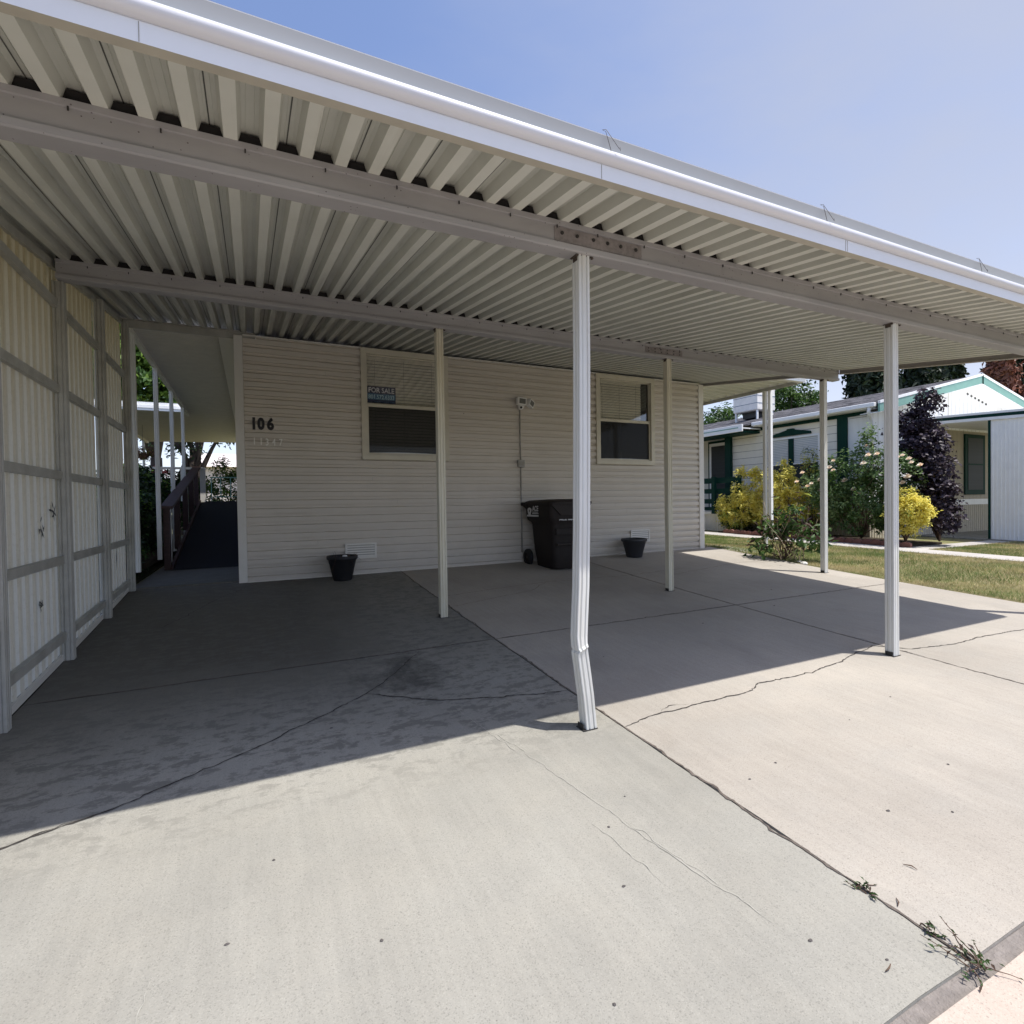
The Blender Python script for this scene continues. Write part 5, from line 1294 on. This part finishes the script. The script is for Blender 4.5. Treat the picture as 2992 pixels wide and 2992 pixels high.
b = MB(); b.box(15.24, 15.30, 6.42, 6.47, 0, 2.73); b.build('post', 'greenp', nc)
# scalloped brick edging: one object per brick
ed_group = 'scalloped edging bricks along the neighbour\'s bed'
b = MB(); L = .19
pts = [(-L/2+.004, 0), (L/2-.004, 0), (L/2-.004, .05)]+[((L/2-.004)*math.cos(t), .05+.055*math.sin(t)) for t in np.linspace(.25, math.pi-.25, 9)]+[(-L/2+.004, .05)]
b.poly_prism(pts, lambda a, c, t: (t, a, c), -.035, .035)
proto = b.build('edging_brick', 'brick', loc=(0, 0, 0))
first = True
for i in range(25):
    y = 6.35+i*L
    o = proto if first else proto.copy()
    if not first: COL.objects.link(o)
    first = False
    o.location = (11.80+random.uniform(-.012, .012), y, Nn(y)+.02+random.uniform(-.008, .004)); o.rotation_euler = (0, random.uniform(-.08, .08), random.uniform(-.06, .06))
    tag(o, 'scalloped red brick in the edging row between the sidewalk and the shrubs', 'brick', ed_group)

# pale house far behind on the left
fh = thing('pale_house', 'pale house far beyond the ramp, glimpsed past the corner of the siding', 'house', (0, 46, 0))
b = MB(); b.box(-3.4, 6, 44, 52, -.1, 3.9); b.build('wall', 'pale', fh)
b = MB(); b.poly_prism([(43.5, 3.9), (48, 5.2), (52.5, 3.9)], lambda a, c, t: (t, a, c), -3.8, 6.4); b.build('roof', 'pale', fh)

# ------------------------------------------------------------------ weeds, pebbles, grass
def weed(x, y, n_stem, spread, label, seed):
    z = G(x, y); t = thing('weed', label, 'weed', (x, y, z), 'weeds in the driveway joints')
    rnd = random.Random(seed); b = MB(); C = []; NN = []; I = []
    for k in range(n_stem):
        a = rnd.uniform(0, 6.28); l = spread*rnd.uniform(.4, 1.1); up = rnd.uniform(.08, .9)
        d = Vector((math.cos(a), math.sin(a), up)).normalized(); pts = [Vector((x+rnd.gauss(0, .012), y+rnd.gauss(0, .02), z))]
        for j in range(5): d = (d+Vector((rnd.gauss(0, .2), rnd.gauss(0, .2), -.10))).normalized(); q = pts[-1]+d*l/5; q.z = max(q.z, z+.004); pts.append(q)
        b.tube(pts, [.0022, .002, .0018, .0015, .0012, .0009], 5)
        for j in (2, 3, 4, 5):
            if rnd.random() < .7: C.append(pts[j]); NN.append((rnd.gauss(0, .6), rnd.gauss(0, .6), 1)); I.append(rnd.choice((0, 0, 0, 1)))
    for k in range(n_stem*2): C.append((x+rnd.gauss(0, spread*.16), y+rnd.gauss(0, spread*.2), z+rnd.uniform(.004, .035))); NN.append((rnd.gauss(0, .5), rnd.gauss(0, .5), 1)); I.append(rnd.choice((0, 0, 1, 1)))
    b.build('stems', 'stemb', t)
    leaf_mesh('foliage', ['l_grn', 'l_bronze', 'l_rust'], C, NN, .022, I, t, aspect=.35)
weed(1.985, .87, 13, .125, 'spreading weed with seed stalks at the corner where the slabs meet the street joint', 1)
weed(1.980, 1.20, 7, .045, 'small dry weed tuft in the lengthwise joint between grey and beige slabs', 2)
weed(1.983, 1.00, 4, .03, 'tiny weed sprig further along the joint, between the two others', 6)
rnd = random.Random(77); pg = 'small pebbles and litter scattered on the driveway'
for i, (x, y) in enumerate([(2.45, 1.95), (3.3, 2.1), (3.25, 1.55), (2.55, 1.45), (1.55, 2.05), (2.2, 1.9), (2.8, 1.32), (1.2, 1.6), (.9, 1.25), (1.6, 1.15), (.35, 1.75), (-.1, 1.95), (.05, 2.3), (1.75, 1.0), (1.35, 1.9), (3.9, 2.2), (2.6, 3.7), (3.2, 4.9), (4.1, 4.1), (.4, 3.35), (-.5, 3.9), (5.4, 4.3), (6.1, 4.9)]):
    s_ = rnd.uniform(.0035, .0075); z = G(x, y)
    b = MB(); b.lathe([(0, .8*s_), (.7*s_, .6*s_), (1.1*s_, .1*s_), (.9*s_, 0)], (x, y, z), 6, 0, False)
    for k in range(len(b.v)): v = b.v[k]; b.v[k] = (x+(v[0]-x)*(1.5 if i % 2 else 1), y+(v[1]-y)*rnd.uniform(.7, 1.1), v[2])
    o = b.build('pebble', 'stone', loc=(x, y, z)); tag(o, 'tiny dark pebble lying loose on the concrete driveway', 'pebble', pg)
for i, (x, y, a) in enumerate([(2.02, 1.12, .6), (2.25, 1.2, 1.9), (1.72, .98, .2), (1.1, 1.0, 2.4)]):
    b = MB(); s_ = .022; z = G(x, y)+.004; c_, n_ = math.cos(a)*s_, math.sin(a)*s_
    b.tube([(x-c_, y-n_, z), (x-c_*.2+n_*.2, y-n_*.2-c_*.2, z+.004), (x+c_, y+n_, z)], [.0012, .0026, .0012], 5)
    o = b.build('dry_leaf', 'stemb', loc=(x, y, z)); tag(o, 'curled dry brown leaf bit on the sunlit concrete', 'leaf litter', 'dry leaf bits on the concrete')

def grass(name, n_, region, hmin, hmax, w, dens_fn=None, seed=1):
    rs = np.random.RandomState(seed); x0, x1, y0, y1 = region
    X = rs.uniform(x0, x1, n_); Y = rs.uniform(y0, y1, n_)
    Z = np.array([T(a, c) for a, c in zip(X, Y)])
    patch = np.sin(X*2.1+1.3*np.sin(Y*1.7))*np.cos(Y*1.3+.8*np.sin(X*2.9))+.5*np.sin(X*5.3+Y*4.1)+rs.normal(size=n_)*.55
    mi = np.where(patch > .15, 0, np.where(patch > -.55, 2, 1))
    mi = np.where((Y < 5.5) & (rs.rand(n_) < .3), 1, mi)
    H = rs.uniform(hmin, hmax, n_); A = rs.uniform(0, 6.283, n_); lean = rs.normal(size=(n_, 2))*.55
    dx, dy = np.cos(A)*w, np.sin(A)*w
    V = np.empty((n_*3, 3))
    V[0::3] = np.stack([X-dx, Y-dy, Z-.005], 1); V[1::3] = np.stack([X+dx, Y+dy, Z-.005], 1); V[2::3] = np.stack([X+lean[:, 0]*H, Y+lean[:, 1]*H, Z+H], 1)
    me = bpy.data.meshes.new(name); me.vertices.add(n_*3); me.vertices.foreach_set('co', V.ravel().astype(np.float32))
    me.loops.add(n_*3); me.loops.foreach_set('vertex_index', np.arange(n_*3, dtype=np.int32)); me.polygons.add(n_)
    me.polygons.foreach_set('loop_start', np.arange(0, n_*3, 3, dtype=np.int32)); me.polygons.foreach_set('loop_total', np.full(n_, 3, dtype=np.int32))
    for m in ('grass1', 'grass2', 'grass3'): me.materials.append(M[m])
    me.polygons.foreach_set('material_index', mi.astype(np.int32)); me.update()
    o = bpy.data.objects.new(name, me); COL.objects.link(o)
    return tag(o, 'patchy green and straw coloured lawn grass beyond the driveway', 'grass', None, 'stuff')
grass('grass', 110000, (8.28, 10.97, 2.2, 13), .02, .055, .0035, seed=3)
o = grass('grass', 45000, (11.74, 15.2, 2.6, 5.93), .02, .05, .004, seed=4); o['label'] = 'strip of green grass between the sidewalk and the neighbour\'s white panel'

# ------------------------------------------------------------------ light, sky, camera
sd = Vector((.95, -.78, 2.87)).normalized()
sun = bpy.data.lights.new('sun', 'SUN'); sun.energy = 3.0; sun.angle = R(.55); sun.color = (1, .96, .90)
so = bpy.data.objects.new('sun', sun); COL.objects.link(so); so.location = (10, -8, 30)
so.rotation_euler = sd.to_track_quat('Z', 'Y').to_euler()
w = bpy.data.worlds.new('World'); sc.world = w; w.use_nodes = True
nt = w.node_tree; bg = nt.nodes['Background']
sky = nt.nodes.new('ShaderNodeTexSky'); sky.sky_type = 'NISHITA'; sky.sun_disc = False
sky.sun_elevation = math.asin(sd.z); sky.sun_rotation = math.atan2(sd.x, sd.y)
sky.altitude = 1300; sky.air_density = 1.0; sky.dust_density = 3.0; sky.ozone_density = 1.4; sky.air_density = .95
# a thin bright cirrus veil over the sun-side half of the sky
tc = nt.nodes.new('ShaderNodeTexCoord')
dp = nd(nt, 'ShaderNodeVectorMath', operation='DOT_PRODUCT'); nt.links.new(tc.outputs['Generated'], dp.inputs[0]); dp.inputs[1].default_value = (.90, .10, .42)
wn = noise(nt, tc.outputs['Generated'], 2.2, 5, .55, (1, 2.5, 5))
vf = nd(nt, 'ShaderNodeMapRange'); vf.inputs[1].default_value = .62; vf.inputs[2].default_value = 1.35; vf.interpolation_type = 'SMOOTHSTEP'
nt.links.new(math_n(nt, 'ADD', dp.outputs['Value'], math_n(nt, 'MULTIPLY', wn, .35)), vf.inputs[0])
skc = mixc(nt, mixc(nt, sky.outputs[0], (1.0, .965, 1.02), 1.0, 'MULTIPLY'), (2.3, 2.45, 2.95), math_n(nt, 'MULTIPLY', vf.outputs[0], .85))
# pale summer haze low over the horizon all round
sz = nd(nt, 'ShaderNodeSeparateXYZ'); nt.links.new(tc.outputs['Generated'], sz.inputs[0])
hz = math_n(nt, 'POWER', math_n(nt, 'SUBTRACT', 1.0, math_n(nt, 'ABSOLUTE', sz.outputs[2]), True), 5.0)
skc = mixc(nt, skc, (4.2, 4.2, 4.4), math_n(nt, 'MULTIPLY', hz, .75))
nt.links.new(skc, bg.inputs['Color']); bg.inputs['Strength'].default_value = .128
cam = bpy.data.cameras.new('camera'); cam.sensor_width = 36; cam.lens = 1582.65/2992*36; cam.clip_start = .05; cam.clip_end = 3000
co = bpy.data.objects.new('camera', cam); COL.objects.link(co)
yaw, pit, rol = R(25.685), R(-.936), R(-.8785)
fw = Vector((math.sin(yaw)*math.cos(pit), math.cos(yaw)*math.cos(pit), math.sin(pit)))
ri = Vector((math.cos(yaw), -math.sin(yaw), 0)); up = ri.cross(fw)
r2 = ri*math.cos(rol)+up*math.sin(rol); u2 = -ri*math.sin(rol)+up*math.cos(rol)
co.matrix_world = Matrix(((r2.x, u2.x, -fw.x, 0), (r2.y, u2.y, -fw.y, 0), (r2.z, u2.z, -fw.z, 1.0065), (0, 0, 0, 1)))
sc.camera = co
sc.view_settings.view_transform = 'Standard'; sc.view_settings.look = 'None'; sc.view_settings.exposure = .92; sc.view_settings.gamma = 1
sc.cycles.max_bounces = 10; sc.cycles.diffuse_bounces = 6; sc.cycles.transparent_max_bounces = 12
